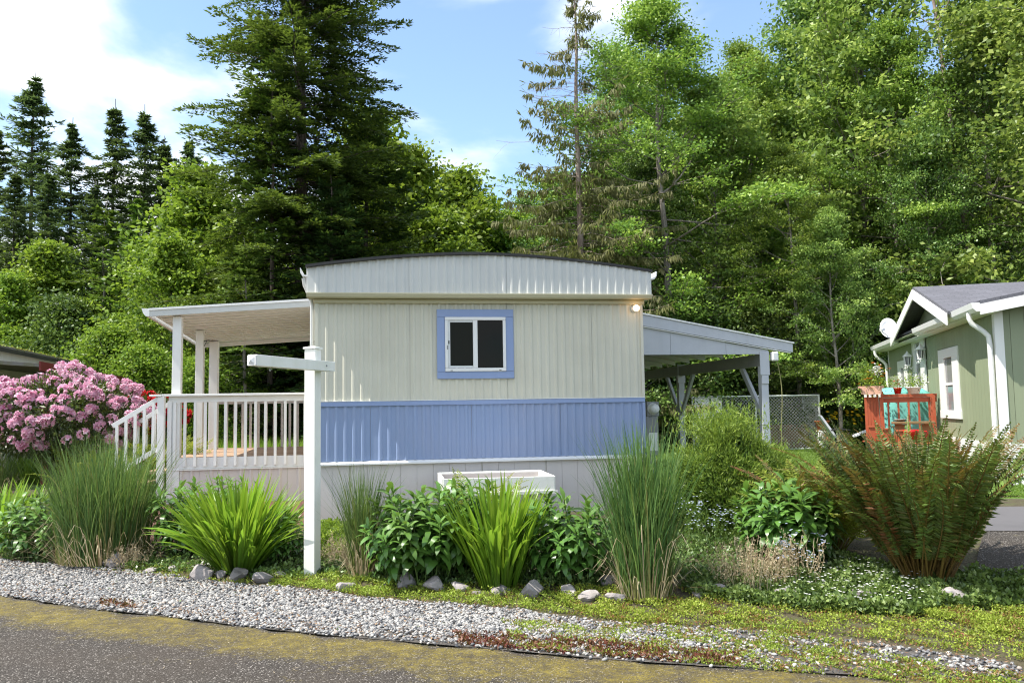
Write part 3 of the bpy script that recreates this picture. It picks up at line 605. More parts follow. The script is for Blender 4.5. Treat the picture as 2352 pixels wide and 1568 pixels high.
# main roof with rake and gutter
def rz_(x): return 3.12+.18*(x+.3)
part('roof', G().prism([(-.33, rz_(-.33)), (4.1, rz_(4.1)), (8.5, rz_(4.1)-.79), (8.5, rz_(4.1)-.74), (4.1, rz_(4.1)+.05), (-.33, rz_(-.33)+.05)], 1, -.35, LEN+.3), M['shingle'], nb_)
part('rake_board', G().prism([(-.30, rz_(-.3)-.17), (4.1, rz_(4.1)-.17), (4.1, rz_(4.1)-.003), (-.30, rz_(-.3)-.003)], 1, -.36, -.335), M['white'], nb_)
part('eave_soffit', G().box((-.29, -.33, 2.99), (-.028, LEN+.2, 3.005)), M['white'], nb_)
gp_ = [(-.30, 3.14), (-.30, 3.0), (-.35, 3.0), (-.40, 3.05), (-.42, 3.14), (-.405, 3.14), (-.385, 3.06), (-.345, 3.015), (-.312, 3.015), (-.312, 3.14)]
for a, b_ in ((-.35, 4.35), (6.52, LEN+.3)):
    go = part('gutter', G().prism(gp_[::-1], 1, a, b_), M['white'], nb_); part('gutter_end', G().prism([(-.302, 3.138), (-.302, 3.0), (-.35, 3.0), (-.40, 3.05), (-.42, 3.138)], 1, a-.006, a-.001), M['white'], go)
for (y_, u_) in ((.06, 0), (LEN-.1, 0)):
    part('downspout', G().tube([(-.36, y_, 3.02), (-.36, y_, 2.93), (-.33, y_, 2.85), (-.17, y_, 2.72), (-.10, y_, 2.64), (-.085, y_, 2.5), (-.085, y_, .4)], .04, 10), M['white'], nb_, True)
# cross gable
GC, GH = 3.76, 2.74
def gz_(y): return 3.90-.285*abs(y-GC)
g = part('porch_gable_roof', G().prism([(GC-GH-.05, gz_(GC-GH-.05)), (GC, gz_(GC)), (GC+GH+.05, gz_(GC+GH+.05)), (GC+GH+.05, gz_(GC+GH+.05)+.05), (GC, gz_(GC)+.052), (GC-GH-.05, gz_(GC-GH-.05)+.05)][::-1], 0, -.46, 6.0), M['shingle'], nb_)
for s in (-1, 1):
    part('barge_board', G().prism([(GC, gz_(GC)-.20), (GC+s*GH, gz_(GC+GH)-.20), (GC+s*GH, gz_(GC+GH)-.002), (GC, gz_(GC)-.002)][::s], 0, -.485, -.462), M['white'], g)
part('gable_siding', G().prism([(GC-GH+.3, 3.13), (GC+GH-.3, 3.13), (GC, gz_(GC)-.03)], 0, -.06, -.04), M['olive'], nb_)
part('entry_soffit', G().box((-.40, GC+.7, 3.045), (-.061, GC+GH, 3.06)), M['olive'], nb_)
# windows
def nwin(y0, y1, z0, z1, gy0, gy1, gz0, gz1, mid=True, mun=0):
    w = part('window', G().box((-.016, gy0, gz0), (-.008, gy1, gz1)), M['glass2'], nb_)
    for a, b_ in (((-.045, y0, gz1), (-.013, y1, z1)), ((-.05, y0-.04, z0), (-.013, y1+.04, gz0)), ((-.045, y0, gz0), (-.013, gy0, gz1)), ((-.045, gy1, gz0), (-.013, y1, gz1))):
        part('frame', G().box(a, b_), M['white'], w, bev=.004)
    if mid: zm = (gz0+gz1)/2; part('sash', G().box((-.03, gy0, zm-.025), (-.017, gy1, zm+.025)), M['white'], w)
    for k in range(mun): zm = gz0+(k+1)*(gz1-gz0)/(mun+1); part('muntin', G().box((-.024, gy0, zm-.012), (-.017, gy1, zm+.012)), M['white'], w)
nwin(2.34, 3.86, 1.28, 2.64, 2.78, 3.42, 1.44, 2.46); nwin(5.12, 6.46, .98, 3.05, 5.6, 6.1, 1.1, 2.95, False, 3); nwin(7.18, 8.36, 1.28, 2.64, 7.55, 8.0, 1.44, 2.46)
# satellite dish
ds = at(2042, 753, 21.0); sd = thing('satellite_dish', 'white satellite dish on an arm above the far gutter of the green house', 'satellite dish', (ds[0]+.15, ds[1]+.1, 3.17), 0)
dd = part('dish', G().lathe([(0, -.05), (.08, -.045), (.16, -.02), (.225, .02), (.225, .026), (.16, -.012), (.08, -.037), (0, -.042)], 28), M['white'], sd, True, loc=(-.12, 0, ds[2]-3.17), rot=(math.radians(74), 0, math.radians(-10)))
dd.scale = (.92, 1.18, 1)
part('mast', G().tube([(0, 0, -.02), (0, 0, .12), (-.1, .04, ds[2]-3.17)], .018, 8), M['metal'], sd, True); part('feed_arm', G().bar((-.12, 0, ds[2]-3.17-.22), (-.42, -.30, ds[2]-3.17-.1), .02, .02), M['metal'], sd)
part('feed_horn', G().bar((-.47, -.34, ds[2]-3.17-.08), (-.36, -.28, ds[2]-3.17-.04), .07, .07), M['whitepot'], sd, bev=.01)
# hanging lanterns
def nloc(x, y, z): c_, s_ = math.cos(NA), math.sin(NA); return (C0[0]+x*c_-y*s_, C0[1]+x*s_+y*c_, z)
for k, (px, py, yy, lab) in enumerate(((2084, 822, 19.5, 'white hanging lantern farther from the camera under the entry gable'), (2114, 806, 18.2, 'white hanging lantern nearer the camera beside the tall entry window'))):
    p = at(px, py, yy); L = thing('hanging_lantern', lab, 'lantern', p, .3, 'lanterns hanging under the entry gable')
    part('lantern_roof', G().lathe([(0, .17), (.015, .15), (.035, .11), (.11, .04), (.115, .03)], 8), M['white'], L)
    g = G(); [g.bar((.085*math.cos(a), .085*math.sin(a), .03), (.055*math.cos(a), .055*math.sin(a), -.16), .012, .012) for a in np.arange(6)*math.pi/3]; part('lantern_cage', g, M['white'], L)
    part('lantern_base', G().lathe([(.06, -.16), (.07, -.175), (.03, -.2), (0, -.22)], 8), M['white'], L); part('lantern_glass', G().lathe([(.05, .02), (.055, -.05), (.045, -.15)], 10), M['glass2'], L, True)
    part('hanger', G().bar((0, 0, .16), (0, 0, max(.3, 3.0-p[2])), .006, .006), M['metal'], L)
    g = G(); [g.tube([(.04*math.cos(a), .04*math.sin(a), -.2), (.09*math.cos(a), .09*math.sin(a), -.26), (.12*math.cos(a), .12*math.sin(a), -.2)], .009, 5) for a in np.arange(5)*1.256]; part('scroll', g, M['white'], L, True)

# ---- red deck
dk = thing('red_deck', 'red stained wooden deck with railing beside the green house', 'deck', (C0[0], C0[1], 0), NA)
def dpx(px, py, Y): p = at(px, py, Y); v = Matrix.Rotation(-NA, 3, 'Z') @ Vector((p[0]-C0[0], p[1]-C0[1], 0)); return v.x, v.y, p[2]
x1, y1, z1 = dpx(1998, 900, 17.6); x2, y2, z2 = dpx(2112, 900, 18.6)
P1 = at(1984, 885, 17.5); P2 = at(2012, 885, 17.2); P3 = at(2105, 905, 18.0)
def loc_(p): v = Matrix.Rotation(-NA, 3, 'Z') @ Vector((p[0]-C0[0], p[1]-C0[1], 0)); return np.array([v.x, v.y, p[2]])
A_, B_, D_ = loc_(P1), loc_(P2), loc_(P3)
ztop = 1.78
for k in range(5):  # wide boarded corner post of the planter
    part('post_board', G().box((A_[0]+k*.056, A_[1], .35), (A_[0]+k*.056+.052, A_[1]+.03, ztop)), M['redwood'], dk)
part('post', G().box((A_[0]+.285, A_[1]-.03, .35), (A_[0]+.36, A_[1]+.05, ztop+.06)), M['redwood'], dk, bev=.004)
ra, rb = A_[0]+.37, -.06
part('top_rail', G().box((ra, A_[1]+.1, ztop-.07), (rb, A_[1]+.22, ztop+.0)), M['redwood'], dk, bev=.004)
part('rail_board', G().box((ra, A_[1]+.14, ztop-.17), (rb, A_[1]+.17, ztop-.072)), M['redwood'], dk)
for k in range(5): xx = ra+.10+k*(rb-ra-.25)/4; part('baluster', G().box((xx-.018, A_[1]+.12, .8), (xx+.018, A_[1]+.139, ztop-.17)), M['redwood'], dk)
part('end_post', G().box((rb-.13, A_[1]+.08, .35), (rb-.04, A_[1]+.11, ztop-.02)), M['redwood'], dk)
for k in range(12): part('deck_board', G().box((A_[0]+.02, A_[1]-1.0+k*.145, .78), (-.08, A_[1]-.862+k*.145, .806)), M['redwood'], dk)
# lattice side with stair posts in front
for dx, yy, zt in ((.02, -.7, 1.12), (.22, -1.05, 1.08), (.42, -1.4, 1.06)):
    part('stair_post', G().box((A_[0]+dx-.05, A_[1]+yy-.05, .3), (A_[0]+dx+.05, A_[1]+yy+.05, zt)), M['redwood'], dk, bev=.004); part('stair_post_cap', G().box((A_[0]+dx-.07, A_[1]+yy-.07, zt+.002), (A_[0]+dx+.07, A_[1]+yy+.07, zt+.03)), M['redwood'], dk)
g = G()
for k in range(9):
    y = A_[1]-1.38+k*.085
    if k < 8: x0 = A_[0]+.42-k*.05; g.bar((x0, y, .5), (x0-.03, y+.05, .98), .02, .012); g.bar((x0, y, .98), (x0-.03, y+.05, .5), .02, .012, m=0)
part('lattice', g, M['redwood'], dk)
part('bottom_rail', G().bar((A_[0]+.42, A_[1]-1.4, .62), (A_[0]+.02, A_[1]-.7, .64), .04, .08).bar((A_[0]+.42, A_[1]-1.42, .9), (rb-.1, A_[1]-1.42, .86), .04, .07), M['redwood'], dk)
def wl(x, y, z): return nloc(x, y, z)
# things on the deck
def pot(name, label, cat, loc, r, h, mat, group=None):
    t = thing(name, label, cat, loc, 0, group); part('pot', G().lathe([(0, 0), (r*.68, 0), (r*.95, h*.82), (r*1.08, h*.83), (r*1.1, h), (r*.96, h), (r*.9, h*.9), (0, h*.88)], 20), mat, t, True); return t
def blooms(t, r, z, n, leafm, petal, nf=14, sz=.05, zz=.6):
    g = G(); c = RS.normal(0, 1, (n, 3))*(r*.6, r*.6, r*zz*.6)+(0, 0, z+r*zz*.7); g.leaves(c, unit(RS.normal(0, 1, (n, 3))+(0, 0, .4)), unit(RS.normal(0, .6, (n, 3))+(0, 0, 1)), sz*RS.uniform(.7, 1.3, n), sz*.6, RS.uniform(0, 1, n)); part('foliage', g, M['f_maple'], t)
    g = G()
    for _ in range(nf):
        c = RS.normal(0, 1, 3)*(r*.55, r*.55, r*zz*.5)+(0, 0, z+r*zz*1.1); a = RS.uniform(0, 6, 6); d = np.stack([np.cos(a), np.sin(a), RS.uniform(-.2, .6, 6)], -1); g.leaves(np.repeat(c[None], 6, 0), d, np.tile([0, 0, 1.], (6, 1)), sz*1.0, sz*.8, RS.uniform(0, 1, 6))
    if nf: part('flowers', g, M[petal], t)
t = thing('planter_box', 'peach glazed trough planter on top of the red deck post with orange and white flowers', 'planter', wl(A_[0]+.14, A_[1]+.02, ztop+.003), NA)
part('trough', G().prism([(-.17, 0), (.17, 0), (.2, .12), (.23, .13), (.23, .17), (-.23, .17), (-.23, .13), (-.2, .12)], 1, -.13, .13), M['peach'], t, bev=.008)
for k in range(4): part('dentil', G().box((-.16+k*.09, -.145, -.06), (-.11+k*.09, -.131, -.0)), M['whitepot'], t)
blooms(t, .26, .15, 500, 'f_maple', 'orangepetal', 16, .05, .9); g = G(); c = RS.normal(0, .045, (60, 3))+(.12, 0, .50); g.leaves(c, unit(RS.normal(0, 1, (60, 3))), unit(RS.normal(0, 1, (60, 3))), .05, .045, RS.uniform(0, 1, 60)); part('white_blossom', g, M['whitepetal'], t)
t = pot('flower_pot', 'small red flower pot with a trailing plant on the deck rail', 'flower pot', wl(ra+.30, A_[1]+.16, ztop+.003), .085, .13, M['redpot']); blooms(t, .13, .12, 200, '', 'redpetal', 5, .035, .9)
t = pot('flower_pot', 'white flower pot overflowing with pale yellow flowers on the deck rail near the window', 'flower pot', wl(rb-.42, A_[1]+.16, ztop+.003), .15, .14, M['whitepot']); blooms(t, .20, .13, 420, '', 'whitepetal', 14, .04, .7)
t = thing('bench', 'mossy brown wooden bench on the red deck under the railing', 'bench', wl(ra+.45, A_[1]-.45, .806), NA)
part('seat', G().box((-.38, -.13, .37), (.38, .13, .42)), M['bench'], t, bev=.01)
for s in (-1, 1): part('leg', G().bar((s*.3, 0, 0), (s*.24, 0, .37), .04, .18), M['bench'], t)
t = thing('white_dish', 'white bowl lying on the mossy brown bench', 'bowl', wl(ra+.22, A_[1]-.45, 1.227), NA); part('bowl', G().lathe([(0, .01), (.06, .012), (.12, .04), (.125, .045), (.06, .0), (0, 0)], 20), M['whitepot'], t, True)
t = thing('teacup_planter', 'large glossy red teacup planter with one handle on the deck step', 'planter', wl(A_[0]+.62, A_[1]-1.38, .90), NA)
part('cup', G().lathe([(0, 0), (.10, 0), (.16, .06), (.19, .15), (.195, .19), (.18, .19), (.16, .10), (0, .09)], 26), M['redpot'], t, True); part('handle', G().tube([(.18, 0, .15), (.25, 0, .16), (.27, 0, .10), (.23, 0, .05), (.16, 0, .05)], .014, 8), M['redpot'], t, True)
t = thing('grill_cover', 'teal canvas cover draped behind the red deck railing', 'cover', wl((ra+rb)/2-.05, A_[1]+.75, .806), NA)
a = np.linspace(0, 2*math.pi, 61)[:-1]; prof = [(0, 1.1), (.45, 1.08), (.62, .98), (.66, .6), (.70, .2), (.72, .0)]; V = []
for (r_, z_) in prof:
    w = 1+.05*np.sin(a*9)*(1.1-z_)+.03*np.sin(a*17+1)*(1.1-z_); V.append(np.stack([np.cos(a)*r_*w*.95, np.sin(a)*r_*w*.45, np.full(60, z_)+.03*np.sin(a*3)], -1))
i = np.arange(5)[:, None]*60; j = np.arange(60)[None]; j2 = (j+1) % 60; g = G(); g.add(np.concatenate(V), np.stack([i+60+j, i+60+j2, i+j2, i+j], -1).reshape(-1, 4)); part('canvas', g, M['teal'], t, True)

# ================================================================ LEFT NEIGHBOUR
P = at(-40, 800, 16.8); Q = at(166, 842, 23.2); ang = math.atan2(Q[1]-P[1], Q[0]-P[0]); Ln = float(np.hypot(Q[0]-P[0], Q[1]-P[1]))
ln = thing('grey_house', 'low grey white mobile home with mossy roof and maroon awning at the left edge', 'mobile home', (P[0], P[1], 0), ang)
z0, z1 = P[2], Q[2]
part('roof', G().add([], []) or G().prism([(-2, 3.02), (Ln, 3.02), (Ln, 3.10), (-2, 3.10)], 1, -.12, 4.2), M['roofmoss'], ln)
g = G(); c = np.stack([RS.uniform(-2, Ln, 1800), RS.uniform(-.12, .5, 1800), np.full(1800, 3.095)], -1); g.leaves(c, unit(RS.normal(0, 1, (1800, 3))+(0, -.3, .3)), unit(RS.normal(0, .5, (1800, 3))+(0, 0, 1)), .06, .05, RS.uniform(0, .7, 1800)); part('roof_moss', g, M['f_sedum'], ln).__setitem__('kind', 'stuff')
part('roof_edge', G().box((-2, -.14, 2.97), (Ln+.02, -.121, 3.05)), M['roofedge'], ln)
for k in range(int((Ln+2)/.4)): part('siding_panel', G().box((-2+k*.4, .02, .4), (-2+k*.4+.395, .04, 3.0)), M['greywall'], ln)
part('wall', G().box((-2, .05, .3), (Ln, 4, 3.0)), M['greywall'], ln)
aw = part('awning', G().prism([(.05, 2.62), (-1.6, 2.5), (-1.6, 2.56), (.05, 2.70)], 0, -2, Ln+9), M['roofmoss'], ln); part('awning_fascia', G().box((-2, -1.63, 2.43), (Ln+9, -1.602, 2.60)), M['maroon'], aw)
part('awning_beam', G().box((-2, -1.5, 2.10), (5, -1.4, 2.22)), M['maroon'], ln)
for k in range(5): part('awning_post', G().box((-1+k*3.2, -1.5, .3), (-.9+k*3.2, -1.4, 2.5)), M['maroon'], ln)

# ================================================================ SIGN POST
pb = gp(717, 1321); pr_ = math.radians(-17.7)   # left face normal (-.30,-.95)
sp_ = thing('yard_post', 'tall white vinyl post with a square cross arm pointing at the road', 'post', pb, pr_)
part('shaft', G().box((-.057, -.057, -.05), (.057, .057, 2.135)), M['vinyl'], sp_, bev=.004)
part('cap', G().box((-.066, -.066, 2.137), (.066, .066, 2.16)).add([], []) or G().box((-.068, -.068, 2.137), (.068, .068, 2.157)), M['vinyl'], sp_, bev=.003)
part('cap_top', G().add([(-.055, -.055, 2.158), (.055, -.055, 2.158), (.055, .055, 2.158), (-.055, .055, 2.158), (0, 0, 2.172)], np.array([(0, 1, 4), (1, 2, 4), (2, 3, 4), (3, 0, 4)])) or (lambda g: (g.add([(-.055, -.055, 2.158), (.055, -.055, 2.158), (.055, .055, 2.158), (-.055, .055, 2.158), (0, 0, 2.172)], np.array([(0, 1, 4), (1, 2, 4), (2, 3, 4), (3, 0, 4)])), g)[1])(G()), M['vinyl'], sp_)
a0, a1 = 1.925, 2.02
ar = part('cross_arm', G().box((.058, -1.12, a0), (.150, .16, a1)) , M['vinyl'], sp_, bev=.004)
part('end_cap', G().box((.064, -1.135, a0+.006), (.144, -1.121, a1-.006)), M['white'], ar)
g = G(); g.add([(.075, -1.1365, a0+.018), (.133, -1.1365, a0+.018), (.133, -1.1365, a1-.02), (.104, -1.15, a0+.05)], np.array([(0, 1, 3), (1, 2, 3), (2, 0, 3)])); part('cap_notch', g, M['metal'], ar)
part('screw', G().lathe([(0, .004), (.009, .003), (.011, 0)], 12), M['meter'], ar, True, loc=(.151, 0, a0+.05), rot=(0, math.pi/2, 0))
part('eye_hook', G().tube([(.1, -.86+.014*math.sin(t_), a0-.016+.014*math.cos(t_)) for t_ in np.linspace(0, 5.5, 12)], .0025, 5), M['metal'], ar, True)

# ================================================================ RAISED PLANTER BOX
q0 = at(1020, 1103, 9.15); q1 = at(1278, 1100, 9.25)
rp_ = thing('raised_planter', 'empty white painted raised planter box in front of the skirting wall', 'planter box', ((q0[0]+q1[0])/2+.0-.08, 9.72, .24), math.radians(8))
w2 = (q1[0]-q0[0])/2; dpt = 1.0; zt_ = .62; zb_ = .455
part('board', G().box((-w2, -dpt/2, zb_), (w2, -dpt/2+.03, zt_)), M['vinyl'], rp_, bev=.003); part('board', G().box((-w2, dpt/2-.03, zb_), (w2, dpt/2, zt_)), M['vinyl'], rp_, bev=.003); part('liner', G().box((-w2+.016, dpt/2-.04, zb_), (w2-.016, dpt/2-.031, zt_-.02)), M['meshliner'], rp_); part('liner', G().box((-w2+.016, -dpt/2+.041, zb_), (-w2+.024, dpt/2-.041, zt_-.02)), M['meshliner'], rp_)  # grey sheets added on the inner faces; their colour stands for shade inside
for s in (-1, 1): part('end_board', G().box((s*w2-.015, -dpt/2+.031, zb_), (s*w2+.015, dpt/2-.031, zt_)), M['vinyl'], rp_, bev=.003)
part('rim', G().box((-w2-.02, -dpt/2-.012, zb_-.022), (w2+.03, -dpt/2-.001, zb_+.012)), M['vinyl'], rp_); part('bottom', G().box((-w2+.016, -dpt/2+.031, zb_-.03), (w2-.016, dpt/2-.031, zb_-.002)), M['skirt'], rp_)
for sx in (-1, 1):
    for sy in (-1, 1): part('leg', G().box((sx*(w2-.1)-.04, sy*.4-.04, 0), (sx*(w2-.1)+.04, sy*.4+.04, zb_-.032)), M['vinyl'], rp_)

# ================================================================ CHAIN LINK ENCLOSURE
KY = 24.5; ka, kb = at(1590, 912, KY), at(1877, 912, KY); KW = kb[0]-ka[0]; KH = 1.86
kn = thing('chain_link_pen', 'galvanised chain link pen with white lattice corner beyond the carport', 'pen', (ka[0], KY, .3), math.radians(-2))
kz = KH-.3+.0
def rail(a, b_, r=.022, nm='rail'): part(nm, G().tube([a, b_], r, 8), M['metal'], kn, True)
KD = 3.0
for x_, y_ in ((0, 0), (KW/2, 0), (KW, 0), (KW, KD/2), (KW, KD), (KW*.5, KD), (0, KD)): rail((x_, y_, 0), (x_, y_, kz+.02), .028 if y_ == 0 else .022, 'post')
rail((0, 0, kz), (KW, 0, kz)); rail((KW, 0, kz), (KW, KD, kz)); rail((0, KD, kz), (KW, KD, kz)); rail((0, 0, kz), (0, KD, kz)); rail((0, KD, .8), (KW, KD, .8)); rail((0, 0, .03), (KW, 0, .03), .012)
def mesh_panel(o, e, L_):
    g = G(); o = np.array(o, float); e = np.array(e, float); s = .095
    for k in range(int(-kz/s), int(L_/s)+1):
        for sg in (1, -1):
            a_, b__ = k*s, k*s+kz; t0 = max(0, -a_/kz); t1 = min(1, (L_-a_)/kz)
            if t1 <= t0: continue
            z_a, z_b = (t0*kz, t1*kz) if sg > 0 else (kz-t0*kz, kz-t1*kz)
            g.bar(o+e*(a_+t0*kz)+(0, 0, z_a), o+e*(a_+t1*kz)+(0, 0, z_b), 0.0052, 0.0052, up=(e[1], -e[0], .01))
    tag(part('wire_mesh', g, M['metal'], kn), kind='stuff')
mesh_panel((0, 0, 0), (1, 0, 0), KW); mesh_panel((KW, 0, 0), (0, 1, 0), KD); mesh_panel((0, KD, 0), (1, 0, 0), KW)
g = G()
for x0, wd in ((.08, .45), (.58, .22)):
    for k in range(-14, 8):
        for sg in (1, -1):
            a_ = x0+k*.085; t0 = max(0, (x0-a_)/1.3); t1 = min(1, (x0+wd-a_)/1.3)
            if t1 <= t0: continue
            z_a, z_b = (t0*1.3, t1*1.3) if sg > 0 else (1.3-t0*1.3, 1.3-t1*1.3)
            g.bar((a_+t0*1.3, -.06-.01*sg, .2+z_a), (a_+t1*1.3, -.06-.01*sg, .2+z_b), .045, .008, up=(0, 1, 0))
    g.box((x0-.03, -.085, .15), (x0, -.04, 1.53)).box((x0+wd, -.085, .15), (x0+wd+.03, -.04, 1.53)).box((x0, -.085, 1.50), (x0+wd, -.04, 1.53))
part('lattice_panel', g, M['white'], kn)
for k, (px, py, c_) in enumerate(((1795, 1010, 'soil'),)):
    pass
b1 = at(1790, 985, KY+1.2); t = thing('garden_bed', 'brown wooden raised bed with seedlings inside the chain link pen', 'raised bed', (b1[0], KY+1.2, .3))
part('board', G().box((-.75, -.4, 0), (.75, -.36, .7)), M['bench'], t); part('board', G().box((-.75, .36, 0), (.75, .4, .7)), M['bench'], t)
for s in (-1, 1): part('end_board', G().box((s*.73-.02, -.358, 0), (s*.73+.02, .358, .7)), M['bench'], t)
part('soil', G().box((-.71, -.358, .5), (.71, .358, .62)), M['soil'], t)
g = G(); n = 1500; c = np.stack([RS.uniform(-.7, .7, n), RS.uniform(-.35, .35, n), .62+RS.gamma(2, .13, n)], -1); g.leaves(c, unit(RS.normal(0, 1, (n, 3))), unit(RS.normal(0, .6, (n, 3))+(0, 0, 1)), .09, .05, RS.uniform(0, 1, n)); part('foliage', g, M['f_shrub'], t)
# pot bracket, urn, lounger
pp = at(1880, 975, KY-.15); t = pot('hanging_pot', 'terracotta pot fixed to the front corner post of the chain link pen', 'flower pot', (pp[0]+.03, KY-.35, pp[2]-.12), .19, .24, M['terracotta'])
part('bracket', G().bar((-.02, .0, .12), (-.05, .33, .12), .02, .02), M['black'], t)
pp = at(1889, 1010, KY-.4); t = thing('white_urn', 'white plastic urn on the lawn beside the chain link pen corner', 'urn', (pp[0], KY-.4, .3)); part('body', G().lathe([(0, 0), (.11, 0), (.10, .12), (.15, .35), (.16, .55), (.14, .55), (.12, .3), (0, .2)], 20), M['whitepot'], t, True)
pp = at(1912, 1010, 23.6); t = thing('reclining_chair', 'black framed zero gravity recliner with pale canvas on the lawn', 'recliner', (pp[0], 23.4, .3), math.radians(-12))
part('backrest', G().prism([(-.42, .98), (-.36, .99), (.02, .40), (-.03, .37)][::-1], 1, -.27, .27), M['cushion'], t); part('seat', G().prism([(0, .38), (.42, .42), (.42, .39), (.02, .35)][::-1], 1, -.27, .27), M['black'], t)
part('footrest', G().prism([(.43, .40), (.95, .62), (.96, .59), (.44, .37)][::-1], 1, -.25, .25), M['cushion'], t)
for s in (-1, 1):
    part('leg_frame', G().tube([(-.25, s*.31, 0), (.0, s*.31, .12), (.3, s*.31, .36), (.45, s*.31, .5)], .014, 6).tube([(.5, s*.31, 0), (.2, s*.31, .2), (-.05, s*.31, .5)], .014, 6), M['black'], t, True)
    part('armrest', G().tube([(-.15, s*.33, .58), (.1, s*.33, .60), (.35, s*.33, .58)], .022, 6), M['black'], t, True); g = G(); g.tube([(.1+.16*math.cos(a_), s*.3, .17+.16*math.sin(a_)) for a_ in np.linspace(0, 6.28, 20)], .01, 5); part('rocker_ring', g, M['black'], t, True)

# ================================================================ VEGETATION GENERATORS
def rs(seed): return np.random.RandomState(seed)
def path(p, d, L, n, r, curve=0., jit=.12, droop=0.):
    P = [np.array(p, float)]; d = np.array(d, float); d /= np.linalg.norm(d)
    for k in range(n):
        d = d+r.normal(0, jit, 3)+np.array([0, 0, curve-droop])/n; d /= np.linalg.norm(d); P.append(P[-1]+d*L/n)
    return np.array(P)
def clump(r, C, n, rad, thick, L, Wd, up=.75, tb=.5, ts=.18):
    C = np.asarray(C); k = len(C); tc_ = r.normal(tb, ts+.06, k)
    off = r.normal(0, 1, (k, n, 3)); off *= (rad*r.uniform(.6, 1.2, (k, 1, 1)))*.6*np.array([1, 1, thick])
    c = (C[:, None]+off).reshape(-1, 3); nn = unit(r.normal(0, .75, (k*n, 3))+(0, 0, up)); d = unit(np.cross(nn, r.normal(0, 1, (k*n, 3))))
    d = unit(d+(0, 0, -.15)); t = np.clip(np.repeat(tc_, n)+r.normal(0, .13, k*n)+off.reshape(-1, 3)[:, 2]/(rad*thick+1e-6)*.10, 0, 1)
    return c, d, nn, L*r.uniform(.6, 1.25, k*n), Wd*r.uniform(.7, 1.2, k*n), t
def decid(seed, H, R, z0=.25, nl=26, leaf=.11, cn=46, crad=.5, trunk_r=.16, lean=.04, thick=.32, elev=(10, 55), twin=False, narrow=1.2, tipz=.0, nsub=5):
    r = rs(seed); gt, gf = G(), G(); C = []
    n = 10; tp = path((0, 0, -.1), (r.normal(0, lean), r.normal(0, lean), 1), H*.96, n, r, jit=.035); rad = np.interp(np.linspace(0, 1, n+1), [0, .15, 1], [trunk_r*1.15, trunk_r, trunk_r*.12])
    gt.tube(tp, rad, 9)
    for i in range(nl):
        f = z0+(1-z0)*((i+.5)/nl)**.92; q = f*n; a = int(min(q, n-1)); base = tp[a]*(1-(q-a))+tp[a+1]*(q-a)
        u = (f-z0)/(1-z0); prof = (math.sin(math.pi*min(1, u*.80+.20))**.7)*(1-u*.25) if narrow > 1 else 1-u
        Ll = R*max(.22, prof)*r.uniform(.7, 1.2); az = i*2.4+r.normal(0, .4); el = math.radians(elev[0]+(elev[1]-elev[0])*u+r.normal(0, 8))
        d = (math.cos(az)*math.cos(el), math.sin(az)*math.cos(el), math.sin(el)); P = path(base, d, Ll, 6, r, curve=.18, jit=.13)
        rl = np.linspace(max(.012, trunk_r*.34*(1-u*.6)), .006, 7); gt.tube(P, rl, 5); C += [P[-1], P[-2], P[4], P[3]*.5+P[4]*.5]
        for k in range(nsub):
            t_ = r.uniform(.3, .95); j = int(t_*6); b0 = P[j]; dd = unit(P[min(j+1, 6)]-P[j-1] if j else P[1]-P[0]); dd = dd+r.normal(0, .65, 3)*(1, 1, .35)+(0, 0, .05)
            Q = path(b0, dd, Ll*r.uniform(.25, .5), 4, r, jit=.16); gt.tube(Q, np.linspace(.012, .004, 5), 4, cap=False); C += [Q[-1], Q[-2], Q[-3]*.6+Q[-2]*.4]
    C = np.array(C); args = clump(r, C, cn, crad, thick, leaf, leaf*.62); gf.leaves(*args[:5], t=args[5]); return gt, gf
